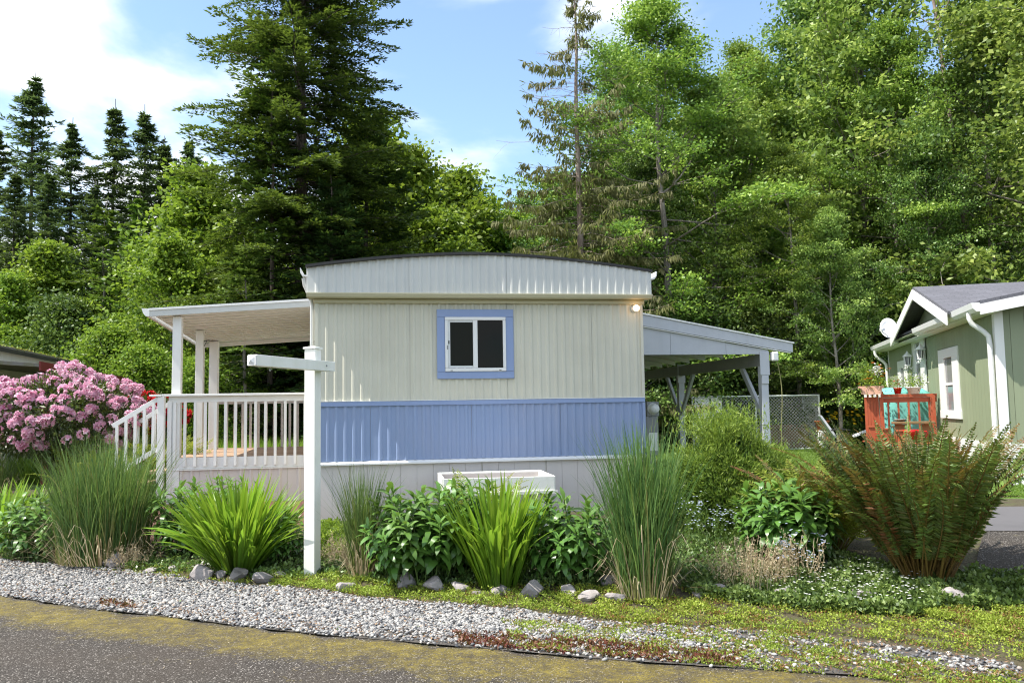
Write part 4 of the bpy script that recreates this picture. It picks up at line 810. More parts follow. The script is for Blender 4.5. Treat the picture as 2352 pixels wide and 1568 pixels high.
def conifer(seed, H, R, zb=.08, per=5, gap=.36, pitch=(-12, 35), card=(.17, .075), nb=7, fan=.38, trunk_r=.2, droop=.25, tip=.6, dens=1., prof=.85, up=1.0, deadtop=0., hang=False, bare=0, jl=.22, dt=.0):
    r = rs(seed); gt, gf, gd = G(), G(), G(); z = H*zb
    tp = np.array([(r.normal(0, .03), r.normal(0, .03), zz) for zz in np.linspace(-.1, H*1.03, 12)]); gt.tube(tp, np.linspace(trunk_r, trunk_r*.08, 12), 9)
    cs, ds, ns, Ls, Ws, Ts = [], [], [], [], [], []
    while z < H-.15:
        u = (z-H*zb)/(H*(1-zb)); Lb = R*max(.03, (1-u)**prof)*(1 if u > .12 else .75+2*u)
        for k in range(per):
            az = r.uniform(0, 6.28); L_ = Lb*r.uniform(1-jl*1.6, 1+jl); el = math.radians(pitch[0]+(pitch[1]-pitch[0])*u+r.normal(0, 5))
            d = np.array((math.cos(az)*math.cos(el), math.sin(az)*math.cos(el), math.sin(el))); zz = z+r.uniform(-gap/2, gap/2)
            n_ = 6; P = [np.array([0, 0, zz])]; dd = d.copy()
            for q in range(n_):
                dd = dd+np.array([0, 0, (-droop if q < 3 else droop*.9*up)])/n_*1.6+r.normal(0, .04, 3); dd /= np.linalg.norm(dd); P.append(P[-1]+dd*L_/n_)
            P = np.array(P); isdead = u > 1-deadtop
            (gd if isdead else gt).tube(P, np.linspace(max(.008, trunk_r*.16*(1-u)), .004, n_+1), 4, cap=False)
            if isdead:
                for q in range(4): j = r.randint(1, 6); Q = path(P[j], unit(P[j]-P[j-1])+r.normal(0, .5, 3)+(0, 0, -.3), L_*.3, 3, r); gd.tube(Q, np.linspace(.006, .002, 4), 3, cap=False)
                if r.uniform() < .75: continue
            side0 = unit(np.cross(d, (0, 0, 1)))
            m_ = max(3, int((L_/.22)*dens))
            for q in range(m_):
                t_ = .16+.84*(q+r.uniform(0, 1))/m_; j = min(int(t_*n_), n_-1); fr = t_*n_-j; b0 = P[j]*(1-fr)+P[j+1]*fr; fwd = unit(P[j+1]-P[j])
                for s_ in (-1, 1):
                    sl_ = fan*L_*(1.08-t_)*r.uniform(.6, 1.15)+.10*min(1, (1-u)*6); dv_ = unit(fwd*.75+side0*s_*.9+np.array([0, 0, r.normal(-.02, .12)]))
                    kk = max(2, int(sl_/(card[0]*.55))); tt = (np.arange(kk)+.6)/kk; c = b0+dv_*sl_*tt[:, None]+np.array([0, 0, 1])*(-.15*sl_*tt**2)[:, None]
                    sub = 3; c = np.repeat(c, sub, 0); t3 = np.repeat(tt, sub)
                    ang = np.tile([-.7, 0, .7], kk)[:, None]; sd = unit(np.cross(dv_, (0, 0, 1)))
                    dr = unit(dv_*np.cos(ang)+sd*np.sin(ang)+r.normal(0, .12, (len(c), 3))+(0, 0, .08*up))
                    if hang: dr = unit(dr*.35+np.array([0, 0, -1.])+r.normal(0, .22, dr.shape))
                    nn = unit(r.normal(0, .35, (len(c), 3))+((0, 0, 1) if not hang else tuple(side0)))
                    cs.append(c+r.normal(0, .02, c.shape)); ds.append(dr); ns.append(nn); Ls.append(card[0]*r.uniform(.7, 1.25, len(c))); Ws.append(card[1]*r.uniform(.7, 1.2, len(c)))
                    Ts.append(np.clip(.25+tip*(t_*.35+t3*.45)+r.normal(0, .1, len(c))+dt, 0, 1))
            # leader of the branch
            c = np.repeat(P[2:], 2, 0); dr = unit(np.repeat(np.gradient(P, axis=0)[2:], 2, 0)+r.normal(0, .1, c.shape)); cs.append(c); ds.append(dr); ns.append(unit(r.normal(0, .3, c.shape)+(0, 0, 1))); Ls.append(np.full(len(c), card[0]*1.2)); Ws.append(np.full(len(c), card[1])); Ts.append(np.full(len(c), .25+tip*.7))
        z += gap*r.uniform(.75, 1.25)*(1-.35*u)
    for q in range(bare):
        zz = r.uniform(.05, zb)*H; az = r.uniform(0, 6.28); P = path((0, 0, zz), (math.cos(az), math.sin(az), -.1), R*r.uniform(.2, .55), 4, r, droop=.5); gd.tube(P, np.linspace(.014, .004, 5), 4, cap=False)
    gf.leaves(np.concatenate(cs), np.concatenate(ds), np.concatenate(ns), np.concatenate(Ls), np.concatenate(Ws), np.concatenate(Ts)); return gt, gf, gd
TREES = {}
def proto(key, gt, gf, bark_, leafm, gd=None):
    TREES[key] = (gt.mesh(key+'_trunk', bark_, True), gf.mesh(key+'_crown', leafm), gd.mesh(key+'_dead_twigs', M['bark_dead'], True) if gd is not None and gd.v else None, gf)
def tree(key, name, label, px, Y, ytop=None, H0=1., sc=None, rz=None, group=None, sxy=1., X=None, cat='tree', zb=None):
    base = at(px, 940, Y); z = .3 if zb is None else zb; x = base[0] if X is None else X
    if sc is None: top = at(px, ytop, Y)[2]; sc = (top-z)/H0
    t = thing(name, label, cat, (x, Y, z), rz if rz is not None else rnd.uniform(0, 6.28), group)
    mt_, mc_, md_, _ = TREES[key]; o = link('trunk', mt_, t); o.scale = (sc*sxy, sc*sxy, sc); o2 = link('crown', mc_, t); o2.scale = o.scale
    if md_: o3 = link('dead_branches', md_, t); o3.scale = o.scale; o3['kind'] = 'stuff'
    return t
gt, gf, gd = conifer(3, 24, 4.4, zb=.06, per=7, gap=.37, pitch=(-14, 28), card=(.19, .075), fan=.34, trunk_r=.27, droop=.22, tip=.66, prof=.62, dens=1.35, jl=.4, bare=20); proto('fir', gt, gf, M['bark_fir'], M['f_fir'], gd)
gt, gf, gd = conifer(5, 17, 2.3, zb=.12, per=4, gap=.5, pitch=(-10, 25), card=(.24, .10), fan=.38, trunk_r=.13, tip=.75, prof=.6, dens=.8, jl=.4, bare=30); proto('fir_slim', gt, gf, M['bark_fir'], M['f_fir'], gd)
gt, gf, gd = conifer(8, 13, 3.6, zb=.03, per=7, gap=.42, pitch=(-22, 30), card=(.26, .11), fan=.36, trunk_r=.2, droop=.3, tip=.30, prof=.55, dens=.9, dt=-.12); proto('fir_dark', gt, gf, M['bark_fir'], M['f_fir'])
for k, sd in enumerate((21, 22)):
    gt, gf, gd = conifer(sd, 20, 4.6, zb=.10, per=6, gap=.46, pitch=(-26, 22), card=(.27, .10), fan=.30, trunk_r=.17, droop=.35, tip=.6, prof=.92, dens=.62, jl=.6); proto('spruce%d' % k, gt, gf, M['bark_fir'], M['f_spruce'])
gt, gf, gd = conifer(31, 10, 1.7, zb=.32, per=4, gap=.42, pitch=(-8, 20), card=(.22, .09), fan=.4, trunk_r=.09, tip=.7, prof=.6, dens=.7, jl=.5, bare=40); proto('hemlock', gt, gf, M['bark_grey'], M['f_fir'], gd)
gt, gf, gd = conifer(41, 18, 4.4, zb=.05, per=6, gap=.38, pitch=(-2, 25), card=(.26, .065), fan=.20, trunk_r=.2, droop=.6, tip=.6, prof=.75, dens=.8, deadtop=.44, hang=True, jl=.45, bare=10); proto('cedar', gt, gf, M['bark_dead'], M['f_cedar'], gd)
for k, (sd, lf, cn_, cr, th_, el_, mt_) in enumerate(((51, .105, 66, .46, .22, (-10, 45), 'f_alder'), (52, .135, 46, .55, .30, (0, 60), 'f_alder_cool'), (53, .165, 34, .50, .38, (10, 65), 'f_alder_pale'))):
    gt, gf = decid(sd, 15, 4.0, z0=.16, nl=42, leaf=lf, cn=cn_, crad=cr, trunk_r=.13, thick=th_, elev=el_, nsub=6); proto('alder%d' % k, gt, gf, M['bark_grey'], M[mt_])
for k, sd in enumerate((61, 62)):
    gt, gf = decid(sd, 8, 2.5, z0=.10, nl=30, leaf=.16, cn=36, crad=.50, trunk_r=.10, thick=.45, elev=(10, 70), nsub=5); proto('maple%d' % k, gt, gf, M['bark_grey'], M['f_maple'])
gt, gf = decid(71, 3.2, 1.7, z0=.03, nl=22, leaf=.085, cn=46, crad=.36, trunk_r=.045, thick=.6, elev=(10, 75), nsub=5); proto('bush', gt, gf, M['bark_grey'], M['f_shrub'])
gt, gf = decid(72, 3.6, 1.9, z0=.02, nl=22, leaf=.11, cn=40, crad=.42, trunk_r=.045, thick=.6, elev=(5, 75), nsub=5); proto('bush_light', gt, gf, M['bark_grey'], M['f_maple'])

# ---- far left conifers
g_ = 'dark conifers on the far left skyline'
for k, (px, py, Y, lab) in enumerate(((56, 185, 50, 'tallest dark spruce of the far left skyline'), (-30, 300, 44, 'dark spruce cut by the left edge of the picture'), (150, 292, 47, 'dark spruce between the tallest one and the slim pair'), (250, 250, 49, 'slim dark spruce with open branches, left one of the slim pair'), (322, 262, 52, 'slim dark spruce, right one of the slim pair'), (368, 332, 50, 'short dark spruce right beside the slim pair'), (425, 325, 51, 'blunt topped dark spruce nearest the big fir on the skyline'),
                                           (100, 400, 42, 'lower dark spruce in front of the tallest skyline spruce'), (205, 430, 44, 'lower dark spruce in front of the slim pair'), (20, 400, 40, 'lower dark spruce at the left edge'))):
    tree('spruce%d' % (k % 2), 'spruce_tree', lab, px, Y, py, 20, group=g_, sxy=1.25)
# ---- big fir group behind the home
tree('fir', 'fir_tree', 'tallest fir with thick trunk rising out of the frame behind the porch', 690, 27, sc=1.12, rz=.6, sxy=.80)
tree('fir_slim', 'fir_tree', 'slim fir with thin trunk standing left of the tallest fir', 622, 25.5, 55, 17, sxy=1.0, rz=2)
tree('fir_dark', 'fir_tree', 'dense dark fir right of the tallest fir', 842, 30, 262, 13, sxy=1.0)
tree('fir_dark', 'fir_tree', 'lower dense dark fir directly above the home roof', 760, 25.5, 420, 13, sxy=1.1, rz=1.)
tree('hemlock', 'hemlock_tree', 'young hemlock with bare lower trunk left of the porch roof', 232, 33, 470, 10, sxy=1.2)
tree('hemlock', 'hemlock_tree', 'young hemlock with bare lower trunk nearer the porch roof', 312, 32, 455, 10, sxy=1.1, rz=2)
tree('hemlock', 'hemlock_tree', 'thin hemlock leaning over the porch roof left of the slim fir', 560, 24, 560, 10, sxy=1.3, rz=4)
# ---- maples
for k, (px, py, Y, sx, lab) in enumerate(((470, 395, 31, 1.15, 'bright yellow green maple left of the slim fir'), (560, 560, 28, 1., 'bright maple low behind the porch roof'), (400, 560, 27, 1.1, 'bright maple with wide crown above the porch roof corner'), (95, 560, 26, 1.1, 'light green maple behind the pink rhododendron'), (15, 640, 24, 1.0, 'light green maple at the left edge above the grey roof'), (190, 690, 23, .9, 'light green maple between the grey roof and the porch'),
      (880, 285, 35, 1.1, 'green maple rising behind the dense dark fir'), (955, 345, 36, 1.0, 'green maple on the right shoulder of the dense dark fir'), (1035, 402, 38, 1.1, 'green maple sloping down towards the open sky'), (1095, 455, 40, 1.1, 'lowest green maple left of the drooping cedar'), (1165, 500, 42, 1.1, 'far green maple behind the drooping cedar'), (1000, 480, 33, 1.2, 'green maple low above the middle of the home roof'))):
    tree('maple%d' % (k % 2), 'maple_tree', lab, px, Y if px > 300 else Y+8, py, 8, sxy=sx)
# ---- cedar
tree('cedar', 'cedar_tree', 'half dead cedar with bare top and drooping sprays at the right of the open sky', 1342, 25.5, -70, 18, sxy=1.0, rz=.5)
tree('cedar', 'cedar_tree', 'shorter drooping cedar low beside the home roof', 1250, 29, 430, 30, sxy=1.5, rz=2.5)
# ---- alders on the right
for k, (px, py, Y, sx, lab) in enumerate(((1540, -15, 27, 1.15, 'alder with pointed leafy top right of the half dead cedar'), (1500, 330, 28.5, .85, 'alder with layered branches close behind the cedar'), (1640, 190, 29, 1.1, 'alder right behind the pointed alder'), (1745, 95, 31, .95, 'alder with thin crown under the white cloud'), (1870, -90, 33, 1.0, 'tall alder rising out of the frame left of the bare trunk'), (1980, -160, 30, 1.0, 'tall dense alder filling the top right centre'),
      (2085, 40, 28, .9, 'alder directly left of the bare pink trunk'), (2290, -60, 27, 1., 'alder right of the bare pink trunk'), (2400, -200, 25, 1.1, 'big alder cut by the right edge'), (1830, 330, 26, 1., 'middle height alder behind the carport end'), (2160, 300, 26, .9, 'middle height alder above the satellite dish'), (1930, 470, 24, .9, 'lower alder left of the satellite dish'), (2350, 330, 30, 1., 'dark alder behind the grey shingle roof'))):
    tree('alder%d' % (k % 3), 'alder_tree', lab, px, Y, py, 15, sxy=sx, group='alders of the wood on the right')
# bare pinkish snag
P = at(2190, 0, 27.5); sn = thing('dead_tree', 'bare pinkish grey dead trunk with a few thin branches at the top right', 'tree', (P[0]+.2, 27.5, .3)); r = rs(9); g = G(); tp = path((0, 0, 0), (-.02, 0, 1), 17, 12, r, jit=.02); g.tube(tp, np.linspace(.13, .04, 13), 8)
part('trunk', g, M['bark_dead'], sn, True); g = G()
for k in range(16): q = r.randint(5, 12); az = r.uniform(0, 6.28); g.tube(path(tp[q], (math.cos(az), math.sin(az), .6), r.uniform(.7, 2.0), 5, r, curve=.6, jit=.15), np.linspace(.028, .006, 6), 5)
part('dead_branches', g, M['bark_dead'], sn, True)
WH = [(-200, 'beyond the left edge'), (-60, 'at the left edge of the picture'), (40, 'above the left part of the grey roof'), (130, 'above the right end of the grey roof'), (230, 'left of the bare hemlock trunks'), (300, 'behind the bare hemlock trunks'), (370, 'above the left end of the porch roof'), (440, 'above the first porch posts'), (510, 'above the middle of the porch roof'), (590, 'left of the slim fir trunk'), (660, 'between the two fir trunks'), (740, 'right of the big fir trunk'),
      (820, 'under the dense dark fir'), (900, 'right of the dense dark fir'), (980, 'left above the home window'), (1060, 'above the home window'), (1140, 'under the lowest open sky'), (1220, 'left of the drooping cedar'), (1290, 'behind the drooping cedar'), (1370, 'right of the drooping cedar'), (1450, 'left of the pointed alder'), (1530, 'behind the pointed alder'), (1600, 'above the carport middle'), (1680, 'above the carport end'), (1760, 'above the outer carport post'), (1840, 'above the chain link pen end'),
      (1920, 'above the recliner'), (1990, 'above the red deck'), (2070, 'above the satellite dish'), (2150, 'above the gable peak'), (2220, 'right of the gable peak'), (2300, 'above the shingle ridge'), (2380, 'at the right edge of the picture'), (2460, 'beyond the right edge')]
def where(px): return min(WH, key=lambda q: abs(q[0]-px))[1]
# ---- forest behind (rows that close the wood)
r = rs(77); k = 0
for Y, pxs, tops in ((36, range(1260, 2480, 82), (120, 420)), (43, range(1180, 2560, 92), (90, 360))):
    for px in pxs:
        yt = r.uniform(*tops)+max(0, (1520-px))*1.25; key = ('alder0', 'alder1', 'alder2')[k % 3]; k += 1
        tree(key, 'alder_tree', 'green alder in the %s wood row, %s' % ('second' if Y < 40 else 'last', where(px)), px+r.uniform(-25, 25), Y+r.uniform(-2, 2), yt, 15, sxy=1.15, group='alders deep in the wood on the right')
for px in range(-160, 1240, 78):
    yt = r.uniform(600, 700) if px < 500 else r.uniform(520, 640); tree('maple%d' % (k % 2), 'maple_tree', 'green maple deep in the wood, '+where(px), px, 44+r.uniform(-3, 3), yt, 8, sxy=1.5, group='maples deep in the wood behind the homes'); k += 1
for px in range(-140, 1200, 130): tree('fir_dark', 'fir_tree', 'dark fir at the back of the wood, '+where(px), px, 52+r.uniform(-2, 2), r.uniform(540, 640), 13, sxy=1.3, group='dark firs deep in the wood behind the homes')
for px in range(1250, 2500, 150): tree('fir_dark', 'fir_tree', 'dark fir among the alders, '+where(px), px, 33+r.uniform(-2, 2), r.uniform(560, 680), 13, sxy=1.35, group='dark firs deep in the wood on the right')
# ---- understorey bushes
for (px, Y, py, key, lab) in ((130, 30, 700, 'bush', 'round grey green willow bush behind the pink rhododendron'), (270, 25, 760, 'bush_light', 'light green bush left of the porch posts'), (350, 23, 800, 'bush_light', 'light green bush behind the first porch post'), (450, 23, 830, 'bush_light', 'leafy bush seen between the porch posts'), (560, 27, 800, 'bush', 'dark bush behind the porch railing'), (650, 27, 820, 'bush', 'dark bush behind the right end of the porch'), (30, 31, 760, 'bush_light', 'light green bush behind the grey home roof'),
                          (1500, 27, 780, 'bush', 'dark bush under the carport roof'), (1600, 29, 760, 'bush', 'dark bush beyond the carport post'), (1700, 30, 800, 'bush', 'dark bush behind the chain link pen'), (1800, 29, 790, 'bush', 'dark bush behind the outer carport post'), (1890, 30, 780, 'bush', 'dark bush behind the recliner'), (1985, 27, 760, 'bush', 'oak leaved bush left of the red deck'), (1930, 28, 690, 'bush', 'tall oak leaved bush below the satellite dish'),
                          (2010, 29, 600, 'bush', 'tall pale green bush behind the satellite dish'), (2120, 28, 590, 'bush', 'pale green bush above the green house gable'), (2230, 30, 640, 'bush', 'pale green bush behind the shingle ridge'), (1480, 25, 700, 'bush', 'leafy bush just above the carport roof start'), (1590, 26, 690, 'bush', 'leafy bush above the middle of the carport roof'), (1720, 26, 720, 'bush', 'leafy bush above the end of the carport roof')):
    tree(key, 'bush', lab, px, Y, py, 3.2 if key == 'bush' else 3.6, cat='bush')
r = rs(5)
for k, px in enumerate(range(1420, 2250, 75)): tree('bush', 'bush', 'dark bush at the foot of the wood, '+where(px), px+r.uniform(-20, 20), 33+r.uniform(-1, 2), r.uniform(720, 800), 3.2, sxy=1.2, group='dark bushes at the foot of the wood', cat='bush')
for k, px in enumerate(range(-60, 760, 80)): tree('bush', 'bush', 'dark bush at the foot of the wood, '+where(px), px+r.uniform(-20, 20), 32+r.uniform(-1, 2), r.uniform(790, 840), 3.2, sxy=1.2, group='dark bushes behind the porch', cat='bush')

# ================================================================ GARDEN
def base(px, py): return gp(px, py)
def htop(b, py): return (at(0, py, b[1])[2])-b[2]
# -- pieces shared between plants
def blade_mesh(seed, L, W_, lean, curl, n=7, leafm='f_blade', w0=.5):
    r = rs(seed); s = np.linspace(0, 1, n+1); ang = lean+curl*s**1.6; dx = np.cumsum(np.sin(ang))*L/n; dz = np.cumsum(np.cos(ang))*L/n; dx -= dx[0]; dz -= dz[0]
    P = np.stack([dx, r.normal(0, .004, n+1)+.02*s*r.normal(), dz], -1); w = W_*np.interp(s, [0, .25, .7, .92, 1], [w0, .9, 1, .55, .03])
    g = G(); V = []; tt = []
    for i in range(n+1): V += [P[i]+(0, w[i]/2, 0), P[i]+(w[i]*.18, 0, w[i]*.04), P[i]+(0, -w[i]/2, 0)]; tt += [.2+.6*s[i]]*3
    f = []
    for i in range(n): a = 3*i; f += [(a, a+1, a+4, a+3), (a+1, a+2, a+5, a+4)]
    g.add(V, f, np.clip(np.array(tt)+r.normal(0, .08), 0, 1)); return g.mesh('leaf_blade', M[leafm], True)
BL = [blade_mesh(100+k, 1, .033, math.radians(a), math.radians(c)) for k, (a, c) in enumerate(((0, 8), (2, 15), (3, 24), (2, 34), (0, 5), (4, 48), (2, 18), (3, 62), (1, 12), (2, 10)))]
def sword_clump(label, px, py, ytop, n, wpx, group=None, seed=1, wmul=1.):
    b = base(px, py); h = htop(b, ytop); t = thing('sword_leaf_plant', label, 'plant', b, 0, group); r = rs(seed); rad = wpx/mpp(b)/2
    for k in range(n):
        u = r.uniform(0, 1)**.7; az = r.uniform(0, 6.28); tilt = u*math.radians(min(50, 52*rad/h)); L = h*r.uniform(.72, 1.03)*(1-.12*u)
        o = link('leaf', BL[r.randint(len(BL))], t, (math.cos(az)*u*.16*h, math.sin(az)*u*.16*h, -.02), (0, tilt, az), (L*wmul, L*wmul, L)); o.rotation_euler = (Euler((0, 0, az)).to_matrix() @ Euler((0, tilt, 0)).to_matrix() @ Euler((0, 0, r.uniform(-.9, .9))).to_matrix()).to_euler()
    return t
def lance_stem(seed, L=.6, n=26, ll=.155):
    r = rs(seed); g, gs = G(), G(); P = path((0, 0, 0), (.12, 0, 1), L, 6, r, jit=.05); gs.tube(P, np.linspace(.006, .004, 7), 5)
    k = n; f = np.linspace(.22, 1, k)**.8; q = f*6; a = np.minimum(q.astype(int), 5); b_ = P[a]+(P[a+1]-P[a])*(q-a)[:, None]; az = np.arange(k)*2.4+r.normal(0, .3, k); el = np.radians(np.interp(f, [0, .8, 1], [25, 30, 68])); Ln = ll*np.interp(f, [0, .4, .9, 1], [.9, 1.1, .9, .6])*r.uniform(.8, 1.2, k)
    m_ = 5; s = np.linspace(0, 1, m_+1); A = el[:, None]-np.radians(np.interp(f, [0, .8, 1], [115, 85, 45]))[:, None]*s[None]**1.2*r.uniform(.7, 1.2, (k, 1)); dh = np.cos(A)*Ln[:, None]/m_; dz = np.sin(A)*Ln[:, None]/m_; H_ = np.cumsum(dh, 1)-dh[:, :1]; Z_ = np.cumsum(dz, 1)-dz[:, :1]
    PP = np.stack([b_[:, 0:1]+H_*np.cos(az)[:, None], b_[:, 1:2]+H_*np.sin(az)[:, None], b_[:, 2:3]+Z_], -1); w = (Ln*.36)[:, None]*np.interp(s, [0, .15, .45, .8, 1], [.25, .6, 1, .6, .04])[None]
    side = np.stack([-np.sin(az), np.cos(az), r.normal(0, .2, k)], -1); g.strips(PP, w, unit(side), np.clip(f[:, None]*.6+.15+r.normal(0, .1, (k, 1)), 0, 1)[:, 0], 0)
    g.add(np.concatenate(gs.v), np.concatenate(gs.f), .5, 1); return g.mesh('leafy_stem', [M['f_lance'], M['stem']], True)
LS = [lance_stem(200+k) for k in range(5)]
def lance_clump(label, px, py, ytop, n, wpx, seed=1, group=None, big=1.):
    b = base(px, py); h = htop(b, ytop); t = thing('lance_leaf_plant', label, 'plant', b, 0, group); r = rs(seed); rad = wpx/mpp(b)/2
    for k in range(n):
        a = k*2.4; u = math.sqrt((k+.5)/n); tilt = u*.42; L = h*(1-.33*u*u)*r.uniform(.85, 1.08)/.62
        o = link('leafy_stem', LS[r.randint(5)], t, (math.cos(a)*u*rad*.75, math.sin(a)*u*rad*.75, -.01)); o.rotation_euler = (Euler((0, 0, a)).to_matrix() @ Euler((0, tilt, 0)).to_matrix() @ Euler((0, 0, r.uniform(0, 6.28))).to_matrix()).to_euler(); o.scale = (L*big, L*big, L)
    return t
def frond(seed, L=1., lean=.05, curl=.9, pl=.075, npair=50, mat='f_fern', dry=0.):
    r = rs(seed); n = 12; s = np.linspace(0, 1, n+1); ang = lean+curl*s**2; dx = np.cumsum(np.sin(ang))*L/n; dz = np.cumsum(np.cos(ang))*L/n; P = np.stack([dx-dx[0], .03*np.sin(s*3+seed), dz-dz[0]], -1)
    g = G(); g.tube(P, np.linspace(.006, .0015, n+1), 4, t=.2); f = np.linspace(.24, 1, npair); q = f*n; a = np.minimum(q.astype(int), n-1); c = P[a]+(P[a+1]-P[a])*(q-a)[:, None]; T_ = unit(P[a+1]-P[a])
    for sg in (-1, 1):
        wl_ = pl*np.interp(f, [0, .2, .5, .85, 1], [.45, .9, 1.05, .6, .1]); d = unit(np.array([0, 1., 0])*sg*.95+T_*.30+r.normal(0, .10, (npair, 3))); nn = unit(np.cross(T_, (0, 1, 0))+r.normal(0, .35, (npair, 3)))
        tint = np.clip(.72-dry+r.normal(0, .10, npair)-.25*(f > .9)*r.uniform(0, 1), 0, 1); g.leaves(c, d, nn, wl_*r.uniform(.85, 1.1, npair), .0155*L, tint, fold=.12)
    return g.mesh('frond', M[mat], False)
FR_ = [frond(300+k, lean=a, curl=c, dry=d) for k, (a, c, d) in enumerate(((.0, .2, .0), (-.05, .7, .1), (.0, .5, .35), (.0, .35, .15), (-.1, 1.2, .05), (.0, .1, .0), (-.05, .8, .6), (.0, .4, .2)))]
FY = [frond(340+k, lean=a, curl=c, mat='f_fernyel', pl=.13, npair=34) for k, (a, c) in enumerate(((.0, .5), (.05, .9), (.0, 1.2), (.1, .3)))]
def fern(label, px, py, ytop, n, wpx, seed=1, fr=None, maxt=62, lm=1.):
    b = base(px, py); h = htop(b, ytop); fr = fr or FR_; t = thing('fern', label, 'fern', b, 0); r = rs(seed); rad = wpx/mpp(b)/2
    for k in range(n):
        u = r.uniform(0, 1)**.62; az = r.uniform(0, 6.28); tilt = math.radians(maxt)*u*.9; L = min(h*1.04/max(.5, math.cos(tilt*.85)), h*1.2)*r.uniform(.62, 1.04)
        o = link('frond', fr[r.randint(len(fr))], t, (math.cos(az)*u*rad*.28, math.sin(az)*u*rad*.28, 0), None, L*lm); o.rotation_euler = (Euler((0, 0, az)).to_matrix() @ Euler((0, tilt*.82, 0)).to_matrix() @ Euler((0, 0, r.uniform(-1.2, 1.2))).to_matrix()).to_euler()
    return t
def tall_grass(label, px, py, ytop, n, wpx, seed=1, w=.007, bw=None, dry=.25, arch=.5, name='tall_grass', ttop=None):
    b = base(px, py); h = htop(b, ytop); t = thing(name, label, 'grass', b, 0); r = rs(seed); rad = wpx/mpp(b)/2; rb_ = (bw or wpx*.4)/mpp(b)/2
    a = r.uniform(0, 6.28, n); u = np.sqrt(r.uniform(0, 1, n)); L = h*np.where(r.uniform(0, 1, n) < .6, r.uniform(.62, 1.04, n), r.uniform(.3, .75, n)); m_ = 8; s = np.linspace(0, 1, m_+1)
    out = np.clip(rad*u*r.uniform(.7, 1.15, n)-rb_*u, 0, None); P = np.zeros((n, m_+1, 3)); rr = (rb_*u)[:, None]+out[:, None]*s[None]**1.8*(L/h)[:, None]
    P[..., 0] = rr*np.cos(a)[:, None]+r.normal(0, .10*h, (n, 1))*s**1.8; P[..., 1] = rr*np.sin(a)[:, None]+r.normal(0, .10*h, (n, 1))*s**1.8; P[..., 2] = L[:, None]*(s[None]-arch*.16*(r.uniform(0, 1, n)*u)[:, None]*s[None]**4)
    W_ = w*r.uniform(.6, 1.2, (n, 1))*np.interp(s, [0, .3, .75, 1], [.9, 1, .7, .08])[None]; sd = unit(np.stack([-np.sin(a)+r.normal(0, .6, n), np.cos(a)+r.normal(0, .6, n), np.zeros(n)], -1))
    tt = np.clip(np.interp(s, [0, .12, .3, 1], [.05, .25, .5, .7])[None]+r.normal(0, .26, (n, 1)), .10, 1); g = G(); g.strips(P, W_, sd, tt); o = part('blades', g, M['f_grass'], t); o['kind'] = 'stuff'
    nd = int(n*dry); 
    if nd:
        a = r.uniform(0, 6.28, nd); L = h*r.uniform(.15, .45, nd); P = np.zeros((nd, 5, 3)); s = np.linspace(0, 1, 5); ou = r.uniform(.2, 1, nd)[:, None]*rad*1.1; P[..., 0] = (rb_+ou*s)*np.cos(a)[:, None]; P[..., 1] = (rb_+ou*s)*np.sin(a)[:, None]; P[..., 2] = L[:, None]*np.sin(s*2.2)[None]*r.uniform(.5, 1, (nd, 1))
        g = G(); g.strips(P, w*.9*np.interp(s, [0, 1], [1, .2])[None]*np.ones((nd, 1)), unit(np.stack([-np.sin(a), np.cos(a), np.zeros(nd)], -1)), r.uniform(0, 1, nd)); o = part('dry_blades', g, M['straw'], t); o['kind'] = 'stuff'
    return t
# left bed
tall_grass('arching grey green grass cut by the left edge of the picture', -15, 1150, 985, 320, 190, 1, arch=2)
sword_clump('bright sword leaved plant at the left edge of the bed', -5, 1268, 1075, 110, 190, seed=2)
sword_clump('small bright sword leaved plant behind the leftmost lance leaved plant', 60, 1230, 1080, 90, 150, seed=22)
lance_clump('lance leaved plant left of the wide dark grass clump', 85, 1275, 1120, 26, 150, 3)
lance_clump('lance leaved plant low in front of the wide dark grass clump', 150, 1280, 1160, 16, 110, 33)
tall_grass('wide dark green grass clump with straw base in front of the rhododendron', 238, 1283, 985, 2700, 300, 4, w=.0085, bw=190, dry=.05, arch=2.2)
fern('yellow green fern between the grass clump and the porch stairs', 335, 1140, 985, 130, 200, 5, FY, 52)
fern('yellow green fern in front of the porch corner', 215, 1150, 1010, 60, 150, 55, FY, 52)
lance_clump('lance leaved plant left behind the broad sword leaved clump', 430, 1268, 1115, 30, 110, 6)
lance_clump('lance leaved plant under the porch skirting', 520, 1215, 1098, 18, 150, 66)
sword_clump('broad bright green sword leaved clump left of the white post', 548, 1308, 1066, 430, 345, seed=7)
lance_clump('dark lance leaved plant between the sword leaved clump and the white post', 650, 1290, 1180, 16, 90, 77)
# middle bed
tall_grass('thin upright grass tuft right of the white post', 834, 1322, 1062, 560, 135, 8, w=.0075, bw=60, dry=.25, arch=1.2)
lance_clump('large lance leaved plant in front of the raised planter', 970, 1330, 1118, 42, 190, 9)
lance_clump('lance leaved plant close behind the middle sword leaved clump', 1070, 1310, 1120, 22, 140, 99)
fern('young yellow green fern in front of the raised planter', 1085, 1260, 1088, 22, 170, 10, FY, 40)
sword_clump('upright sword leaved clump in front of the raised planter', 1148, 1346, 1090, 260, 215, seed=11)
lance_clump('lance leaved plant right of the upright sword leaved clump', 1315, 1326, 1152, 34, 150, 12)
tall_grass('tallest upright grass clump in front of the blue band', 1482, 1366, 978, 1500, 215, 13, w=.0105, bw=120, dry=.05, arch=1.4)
lance_clump('bushy lance leaved plant in front of the yellow green shrub', 1812, 1292, 1128, 44, 190, 14, big=1.15)
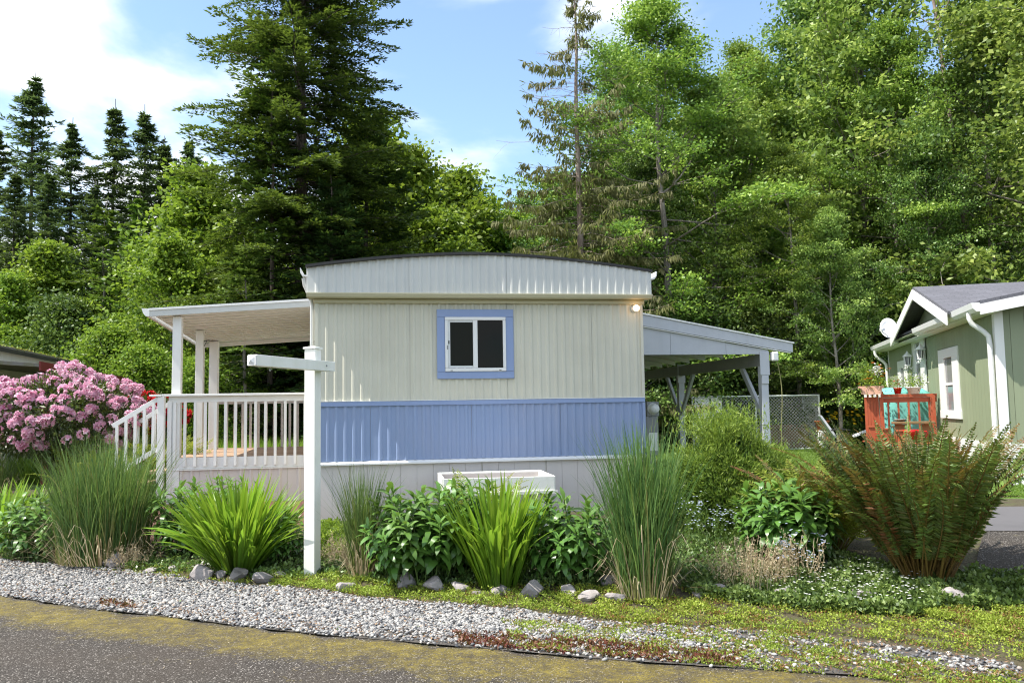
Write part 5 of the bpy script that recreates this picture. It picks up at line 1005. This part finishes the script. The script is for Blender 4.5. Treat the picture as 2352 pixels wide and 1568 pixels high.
# ferns right
fern('brownish fern between the yellow green shrub and the big fern', 1905, 1262, 1068, 120, 240, 15, [FR_[2], FR_[6], FY[1], FY[0], FY[2]], 50)
fern('big bushy sword fern with dark base at the right', 2125, 1332, 1010, 320, 320, 16, None, 42)
# fine leaved round shrub
def fine_shrub(label, px, py, ytop, wpx, n=60000, seed=17):
    b = base(px, py); h = htop(b, ytop); rad = wpx/mpp(b)/2; t = thing('fine_shrub', label, 'shrub', b, 0); r = rs(seed); v = unit(r.normal(0, 1, (n, 3))); v[:, 2] = np.abs(v[:, 2])*1.0-.12*(r.uniform(0, 1, n)); rr = r.uniform(.70, 1.0, n)**.6
    lump = 1+.10*np.sin(v[:, 0]*7+1)*np.cos(v[:, 1]*6)+.07*np.sin(v[:, 2]*11+v[:, 0]*9)+.05*np.sin(v[:, 0]*23)*np.sin(v[:, 2]*19+v[:, 1]*17)
    c = v*np.array([rad*.93, rad*.75, h*.80])*(rr*lump)[:, None]; c[:, 2] = np.maximum(c[:, 2]+.02, .03); k0 = int(n*.07); c[:k0, :] = r.normal(0, 1, (k0, 3))*(rad*.25, rad*.22, h*.07)+(-rad*.10, 0, h*.80); v[:k0] = (0, 0, 1)
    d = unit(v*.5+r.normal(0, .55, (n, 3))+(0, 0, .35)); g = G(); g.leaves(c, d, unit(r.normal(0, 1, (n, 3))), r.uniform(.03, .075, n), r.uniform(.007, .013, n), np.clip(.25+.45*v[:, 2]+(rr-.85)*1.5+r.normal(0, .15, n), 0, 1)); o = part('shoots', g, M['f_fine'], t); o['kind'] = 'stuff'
    g = G(); 
    for k in range(40): d_ = unit(r.normal(0, 1, 3)*(1, 1, .5)+(0, 0, .7)); g.tube(path((0, 0, .02), d_, rad*.85, 5, r, jit=.15), np.linspace(.012, .003, 6), 4)
    part('stems', g, M['bark_fir'], t, True)
    k = n//3; v = unit(r.normal(0, 1, (k, 3))); v[:, 2] = np.abs(v[:, 2]); c = v*np.array([rad*.82, rad*.62, h*.72])*r.uniform(.75, 1, (k, 1)); c[:, 2] += .02; g = G(); g.leaves(c, unit(r.normal(0, .7, (k, 3))+v), unit(v+r.normal(0, .4, (k, 3))), .07, .022, r.uniform(0, .4, k)); o = part('inner_foliage', g, M['f_fine'], t); o['kind'] = 'stuff'; return t  # inner leaves tinted dark, putting the shade of the interior into their colour
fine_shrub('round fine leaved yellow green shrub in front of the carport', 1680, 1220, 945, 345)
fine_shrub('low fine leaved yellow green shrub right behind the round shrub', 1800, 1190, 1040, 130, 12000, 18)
# rhododendrons
def rhodo(label, px, py, ytop, wpx, Y, petal, nt_, seed, zc=.62, dep=.8):
    c0 = at(px, (py+ytop)/2, Y); R_ = wpx/(F/Y)/2; H_ = (py-ytop)/(F/Y)/2; z = .3; t = thing('rhododendron', label, 'shrub', (c0[0], Y, z), 0); cz = c0[2]-z; r = rs(seed)
    n = 14000; v = unit(r.normal(0, 1, (n, 3))); rr = r.uniform(.35, .96, n)**.5; c = v*rr[:, None]*(R_, R_*dep, H_)*(1+.15*np.sin(v[:, :1]*7+1)*np.cos(v[:, 2:]*6))+(0, 0, cz); d = unit(v+r.normal(0, .6, (n, 3))+(0, 0, -.2)); g = G(); g.leaves(c, d, unit(v*.4+r.normal(0, .5, (n, 3))+(0, 0, .8)), .10*r.uniform(.6, 1.2, n), .03, r.uniform(0, 1, n)); part('foliage', g, M['f_rhodo'], t)
    g = G()
    for k in range(24): a = r.uniform(0, 6.28); q = r.uniform(.3, .8); e = np.array([math.cos(a)*R_*q, math.sin(a)*R_*dep*q, cz+r.uniform(-.3, .5)*H_]); m_ = e*(.45, .45, .5)+r.normal(0, .06, 3); g.tube([(0, 0, 0), m_, e], [.022, .014, .006], 5)
    part('stems', g, M['bark_fir'], t, True)
    TM = []
    for k in range(4):
        g = G(); kf = 15; vv = unit(r.normal(0, 1, (kf, 3))+(0, 0, .55)); vv = vv[np.argsort(vv[:, 2])]
        for q in vv:
            e1 = unit(np.cross(q, r.normal(0, 1, 3))); e2 = np.cross(q, e1); a = np.arange(5)*1.2566+r.uniform(0, 1); dd = (e1[None]*np.cos(a)[:, None]+e2[None]*np.sin(a)[:, None])*.85+q*.5; g.leaves(np.repeat((q*.055)[None], 5, 0), unit(dd), np.repeat(q[None], 5, 0)+r.normal(0, .15, (5, 3)), .048*r.uniform(.8, 1.15, 5), .036, np.clip(r.normal(.55, .2)+r.normal(0, .15, 5), 0, 1), fold=.15)
        TM.append(g.mesh('flower_truss', M[petal], False))
    k = 0
    while k < nt_:
        v = unit(r.normal(0, 1, 3)); 
        if v[1] > .35 and v[2] < .5: continue
        if v[2] < -.75 or (v[2] < -.1 and r.uniform() < .45): continue
        p = v*(R_, R_*dep, H_)*(1+.15*math.sin(v[0]*7+1)*math.cos(v[2]*6))*r.uniform(.93, 1.05)+(0, 0, cz); o = link('flower_truss', TM[r.randint(4)], t, tuple(p), None, r.uniform(.8, 1.3)); q = Vector(v+np.array((0, 0, .5))).to_track_quat('Z', 'Y'); o.rotation_mode = 'QUATERNION'; o.rotation_quaternion = q; k += 1
    return t
rhodo('rhododendron covered in pink blossom left of the porch stairs', 145, 1060, 858, 370, 13.7, 'pink', 255, 19)
rhodo('scarlet flowering rhododendron behind the porch stairs', 345, 1010, 908, 150, 17.5, 'redpetal', 120, 20)
# dry flower stalks and pale blue flowers
def stalks(label, px, py, ytop, wpx, n, seed, petal=None, leafm='straw', name='dry_flower_stalks', cat='plant'):
    b = base(px, py); h = htop(b, ytop); rad = wpx/mpp(b)/2; t = thing(name, label, cat, b, 0); r = rs(seed); a = r.uniform(0, 6.28, n); u = np.sqrt(r.uniform(0, 1, n)); s = np.linspace(0, 1, 6); P = np.zeros((n, 6, 3)); L = h*r.uniform(.5, 1.05, n)
    rr = (rad*u*.7)[:, None]+(rad*.4*u)[:, None]*s; P[..., 0] = rr*np.cos(a)[:, None]+r.normal(0, .012, (n, 6)); P[..., 1] = rr*np.sin(a)[:, None]*.7+r.normal(0, .012, (n, 6)); P[..., 2] = L[:, None]*s; g = G(); g.strips(P, np.full((n, 6), .0035), unit(np.stack([-np.sin(a), np.cos(a), 0*a], -1)), r.uniform(0, 1, n))
    k = n*14; j = r.randint(0, n, k); q = r.uniform(.3, 1, k); c = P[j, 0]*(1-q)[:, None]+P[j, 5]*q[:, None]+r.normal(0, .01, (k, 3)); g.leaves(c, unit(r.normal(0, 1, (k, 3))+(0, 0, .6)), unit(r.normal(0, 1, (k, 3))), .022, .008, r.uniform(0, 1, k)); o = part('stalks', g, M[leafm], t); o['kind'] = 'stuff'
    if petal:
        k = n*3; j = r.randint(0, n, k); c = P[j, 5]+r.normal(0, .02, (k, 3))*(1, 1, 1.6); g = G()
        for a_ in range(3): g.leaves(c, np.tile([math.cos(a_*2.1), math.sin(a_*2.1), .1], (k, 1)), np.tile([0, -.5, 1.], (k, 1)), .011, .010, r.uniform(0, 1, k))
        o = part('flowers', g, M[petal], t); o['kind'] = 'stuff'
stalks('blond dry flower stalks in front of the bushy lance leaved plant', 1730, 1352, 1262, 210, 150, 1)
stalks('dry flower stalks with pale blue flowers at the right of the blond ones', 1850, 1345, 1245, 130, 34, 2, 'bluepetal')
stalks('pale blue forget me nots below the round yellow green shrub', 1620, 1262, 1180, 150, 34, 3, 'bluepetal', 'f_mat', 'forget_me_nots')
stalks('pale blue forget me nots left of the bushy lance leaved plant', 1700, 1270, 1195, 110, 24, 4, 'bluepetal', 'f_mat', 'forget_me_nots')
stalks('blond dry grass behind the thin upright grass tuft', 790, 1300, 1235, 120, 90, 5)
stalks('tangled dry stems at the foot of the wide dark grass clump', 300, 1300, 1250, 150, 70, 6)
b = base(1935, 1010) if False else at(1938, 985, 25.5); t = thing('yellow_flower_plant', 'yellow flowering plant behind the recliner left of the red deck', 'plant', (b[0], 25.5, .3)); r = rs(3)
n = 2500; g = G(); c = r.normal(0, 1, (n, 3))*(.35, .3, .25)+(0, 0, .45); g.leaves(c, unit(r.normal(0, 1, (n, 3))), unit(r.normal(0, .5, (n, 3))+(0, 0, 1)), .09, .035, r.uniform(0, 1, n)); part('foliage', g, M['f_shrub'], t)
g = G(); 
for _ in range(34):
    c = r.normal(0, 1, 3)*(.38, .3, .12)+(0, -.1, .92); a = np.arange(7)*.9; g.leaves(np.repeat(c[None], 7, 0), np.stack([np.cos(a), np.sin(a)*.7, np.sin(a)*.5], -1), np.tile([0, -.6, 1.], (7, 1)), .06, .04, r.uniform(0, 1, 7))
part('flowers', g, M['yellowpetal'], t)['kind'] = 'stuff'

# ---- rocks of the border
ICO = None
def rock_mesh(seed):
    r = rs(seed); v = ico_v.copy(); f = ico_f.copy()
    for _ in range(2):
        cache = {}; v = list(v); nf = []
        def mid(a, b_):
            key = (min(a, b_), max(a, b_))
            if key not in cache: v.append(unit((v[a]+v[b_])/2)); cache[key] = len(v)-1
            return cache[key]
        for a, b_, c in f: ab, bc, ca = mid(a, b_), mid(b_, c), mid(c, a); nf += [(a, ab, ca), (b_, bc, ab), (c, ca, bc), (ab, bc, ca)]
        v = np.array(v); f = np.array(nf)
    pn = unit(r.normal(0, 1, (14, 3))); d = np.ones(len(v))
    for q in pn: lim = r.uniform(.42, .8); dp = v@q; d = np.where(dp*d > lim, lim/np.maximum(dp, .01), d)
    v = v*d[:, None]*(1+r.normal(0, .02, (len(v), 1))); g = G(); g.add(v, f); return g.mesh('rock', M['rock'], False)
RM = [rock_mesh(400+k) for k in range(6)]
rocks = [(268, 1298, 60, 'pale grey rock at the foot of the wide dark grass clump'), (400, 1310, 26, 'small rock left of the broad sword leaved clump'), (345, 1312, 24, 'small reddish rock between the grass clump and the sword leaves'), (462, 1312, 46, 'flat rock stacked behind the border left of the sword leaves'), (462, 1328, 62, 'wide dark rock at the left foot of the broad sword leaved clump'), (505, 1324, 28, 'narrow rock under the broad sword leaved clump'), (547, 1326, 48, 'rounded grey rock under the middle of the sword leaved clump'), (600, 1332, 54, 'pinkish rounded rock left of the white post'), (642, 1322, 28, 'small white rock beside the white post'),
         (800, 1352, 40, 'dark rock below the thin grass tuft'), (880, 1352, 22, 'small mossy rock below the large lance leaved plant'), (935, 1346, 56, 'pointed rock below the large lance leaved plant'), (1000, 1352, 58, 'broad rock left of the upright sword leaved clump'), (1062, 1355, 44, 'dark flat rock at the foot of the upright sword leaves'), (1152, 1360, 44, 'light pointed rock right below the upright sword leaves'), (1098, 1366, 24, 'small reddish rock below the upright sword leaves'),
         (1222, 1366, 62, 'pale flat rock below the right lance leaved plant'), (1308, 1364, 40, 'reddish rock left of the tallest grass clump'), (1358, 1376, 44, 'flat grey rock at the left foot of the tallest grass clump'), (1412, 1380, 52, 'light rock directly below the tallest grass clump'), (1395, 1338, 50, 'tall brown rock beside the tallest grass clump'), (1600, 1366, 34, 'dark rock right of the tallest grass clump'), (1650, 1362, 44, 'brown rock below the blond dry stalks'), (1740, 1366, 36, 'small brown rock in the ground cover'), (1800, 1375, 50, 'brown rock half covered in white flowered mat'), (1985, 1372, 56, 'grey rock in the middle of the ground cover'), (2185, 1375, 70, 'large grey rock below the big sword fern')]
for k, (px, py, w, lab) in enumerate(rocks):
    b = base(px, py); s_ = w/mpp(b)/2; o = link('rock', RM[k % 6], None, (b[0], b[1], b[2]+s_*.18), (rnd.uniform(-.2, .2), rnd.uniform(-.2, .2), rnd.uniform(0, 6)), (s_*1.5, s_*1.2, s_*.95)); tag(o, lab, 'rock', 'rocks along the border of the bed')

# ---- ground covers (beyond counting)
def cover(name, label, polys, n, mat, size, hgt, seed, wid=.5, tlo=0, thi=1, flat=.6, clus=.0):
    r = rs(seed); C = []
    for P_ in polys:
        W_ = np.array([gp(*p)[:2] for p in P_]); lo, hi = W_.min(0), W_.max(0); area = (hi-lo).prod(); 
        q = r.uniform(lo, hi, (int(n/len(polys)*2.2), 2)); q = q[in_poly(q[:, 0], q[:, 1], W_)]; C.append(q[:int(n/len(polys))])
    q = np.concatenate(C); 
    if clus: m_ = np.sin(q[:, 0]*9+seed)*np.cos(q[:, 1]*11+seed)+np.sin(q[:, 0]*23+q[:, 1]*17)*.6+r.normal(0, .4, len(q)); q = q[m_ > clus]
    k = len(q); bumpy = .5+.5*np.sin(q[:, 0]*13+q[:, 1]*7)*np.cos(q[:, 1]*15-q[:, 0]*4); z = T(q[:, 0], q[:, 1])+r.uniform(0, 1, k)*hgt*(.35+.65*bumpy)+.004; c = np.stack([q[:, 0], q[:, 1], z], -1); d = unit(r.normal(0, 1, (k, 3))+(0, 0, .35)); L = size*r.uniform(.6, 1.3, k)
    g = G(); g.leaves(c, d, unit(r.normal(0, flat, (k, 3))+(0, 0, .8)), L, L*wid, np.clip(tlo+(thi-tlo)*(.55*bumpy+r.uniform(-.25, .65, k)), 0, 1)); return tag(part(name, g, M[mat]), label, 'ground cover', kind='stuff')
cover('lime_groundcover', 'lime green creeping ground cover below the white post and along the rocks', [[(590, 1318), (900, 1320), (905, 1375), (830, 1370), (640, 1344)], [(880, 1335), (1300, 1350), (1330, 1415), (1200, 1398), (1000, 1385), (870, 1374)]], 20000, 'f_sedum', .022, .05, 1, tlo=.15, clus=-.8)
cover('lime_groundcover', 'lime green creeping ground cover across the right verge', [[(1280, 1350), (1700, 1360), (1760, 1425), (1600, 1440), (1450, 1432), (1300, 1412)], [(1700, 1370), (2200, 1380), (2420, 1400), (2420, 1530), (2080, 1480), (1760, 1435)], [(2050, 1360), (2420, 1340), (2420, 1480), (2150, 1440)]], 62000, 'f_sedum', .021, .055, 2, tlo=.05, clus=-.35)
cover('reddish_groundcover', 'thin lime and reddish ground cover over the gravel at the right', [[(1150, 1425), (1450, 1440), (1600, 1450), (1760, 1425), (2050, 1510), (2400, 1560), (2400, 1640), (2000, 1560), (1176, 1492)]], 58000, 'f_sedum', .019, .035, 3, tlo=0, thi=.8, clus=-.25)
cover('dark_red_groundcover', 'dark red creeping ground cover along the road edge', [[(1040, 1455), (1400, 1480), (1700, 1510), (1700, 1532), (1411, 1513), (1060, 1484)]], 11000, 'f_red', .026, .035, 4, clus=-.6)
cover('dark_red_groundcover', 'dark red creeping plant in the gravel at the left', [[(225, 1378), (300, 1385), (310, 1402), (240, 1396)]], 700, 'f_red', .03, .03, 41)
cover('leafy_groundcover', 'leafy green ground cover with tiny white flowers below the big fern', [[(1560, 1345), (1760, 1300), (1960, 1290), (2120, 1335), (2240, 1380), (2100, 1420), (1850, 1405), (1600, 1375)]], 36000, 'f_mat', .034, .11, 5, .75)
cover('leafy_groundcover', 'leafy green ground cover at the lower right corner of the bed', [[(2060, 1345), (2235, 1318), (2420, 1330), (2420, 1400), (2150, 1400)]], 9000, 'f_mat', .04, .10, 51, .75, thi=.8)
cover('bed_groundcover', 'low green weeds covering the bed between the plants', [[(-60, 1240), (350, 1250), (700, 1275), (700, 1335), (400, 1318), (-60, 1282)], [(700, 1270), (1400, 1290), (1420, 1350), (900, 1345), (700, 1320)], [(1380, 1225), (1900, 1215), (1920, 1330), (1400, 1350)]], 52000, 'f_mat', .036, .09, 6, .6, clus=-.9)
cover('bed_groundcover', 'yellow green weeds in front of the skirting right of the post', [[(735, 1215), (830, 1215), (860, 1290), (735, 1290)]], 9000, 'f_maple', .035, .16, 61, .6)
cover('lime_groundcover', 'lime green moss patches between the stones left of the post', [[(180, 1290), (350, 1300), (650, 1328), (660, 1352), (400, 1330), (200, 1308)]], 9000, 'f_sedum', .02, .03, 7, tlo=.2, clus=-.3)
def flowers_over(label, P_, n, seed, petal='whitepetal', sz=.011, h=.10):
    r = rs(seed); W_ = np.array([gp(*p)[:2] for p in P_]); lo, hi = W_.min(0), W_.max(0); q = r.uniform(lo, hi, (n*3, 2)); q = q[in_poly(q[:, 0], q[:, 1], W_)][:n]; g = G(); c = np.stack([q[:, 0], q[:, 1], T(q[:, 0], q[:, 1])+h*r.uniform(.6, 1.15, len(q))], -1)
    for a in range(5): g.leaves(c, np.tile([math.cos(a*1.257), math.sin(a*1.257), .15], (len(q), 1)), np.tile([0, -.3, 1.], (len(q), 1)), sz, sz*.8, .5)
    tag(part('tiny_flowers', g, M[petal]), label, 'flowers', kind='stuff')
flowers_over('tiny white flowers scattered over the leafy ground cover', [(1700, 1345), (1960, 1300), (2160, 1345), (2120, 1410), (1850, 1400)], 420, 1)
# lawn blades
def lawn_blades(label, regs, n, seed, L=.06, mat='f_lawn', name='lawn_grass', w=.012):
    r = rs(seed); q = []
    for (x0, x1, y0, y1, f) in regs: m_ = int(n*f); q.append(np.stack([r.uniform(x0, x1, m_), y0+(y1-y0)*r.uniform(0, 1, m_)**1.4], -1))
    q = np.concatenate(q); k = len(q); c = np.stack([q[:, 0], q[:, 1], T(q[:, 0], q[:, 1])], -1); g = G(); g.leaves(c, unit(r.normal(0, .45, (k, 3))+(0, 0, 1)), unit(r.normal(0, 1, (k, 3))*(1, 1, .1)), L*r.uniform(.5, 1.3, k), w, r.uniform(0, 1, k)); tag(part(name, g, M[mat]), label, 'grass', kind='stuff')
lawn_blades('mown green lawn between the carport and the green house', [(2.4, 12, 11.4, 27, 1.)], 75000, 1, .05)
lawn_blades('tall wild grass behind the porch', [(-10, -3.2, 16.2, 27, 1.)], 34000, 2, .6, 'f_maple', 'wild_grass', .018)
# needles and litter on the asphalt
r = rs(12); n = 420; x = r.uniform(-6, 4, n); y = edge_y(x)-r.gamma(1.2, .5, n); a = r.uniform(0, 6.28, n); g = G(); g.leaves(np.stack([x, y, np.full(n, .010)], -1), np.stack([np.cos(a), np.sin(a), np.zeros(n)], -1), np.tile([0, 0, 1.], (n, 1)), r.uniform(.012, .07, n), .004, r.uniform(0, 1, n)); tag(part('dry_needles', g, M['straw']), 'dry needles and leaf bits scattered on the asphalt', 'litter', kind='stuff')

r = rs(31); n = 5200; x = r.uniform(-6, 3.0, n); u = np.where(r.uniform(0, 1, n) < .45, r.beta(1, 6, n), np.where(r.uniform(0, 1, n) < .6, 1-r.beta(1, 5, n), r.uniform(0, 1, n))); y = edge_y(x)*(1-u)+up_y(x)*u+r.normal(0, .03, n)
g = G(); a = r.uniform(0, 6.28, n); g.leaves(np.stack([x, y, T(x, y)+.026+r.uniform(0, .01, n)], -1), np.stack([np.cos(a), np.sin(a), r.normal(0, .3, n)], -1), unit(r.normal(0, .4, (n, 3))+(0, 0, 1)), r.uniform(.012, .04, n), r.uniform(.004, .014, n), r.uniform(0, 1, n))
M['litter'] = tinted('brown_leaf_litter', [(0, (.05, .028, .016)), (.5, (.15, .08, .045)), (1, (.30, .20, .11))], .85)
tag(part('leaf_litter', g, M['litter']), 'brown leaf litter caught along both edges of the gravel strip', 'litter', kind='stuff')
cover('gravel_weeds', 'small green weeds growing out of the gravel strip', [[(-60, 1290), (640, 1352), (1200, 1410), (1176, 1492), (600, 1440), (0, 1364)]], 1500, 'f_mat', .022, .03, 91, .6, clus=.7)
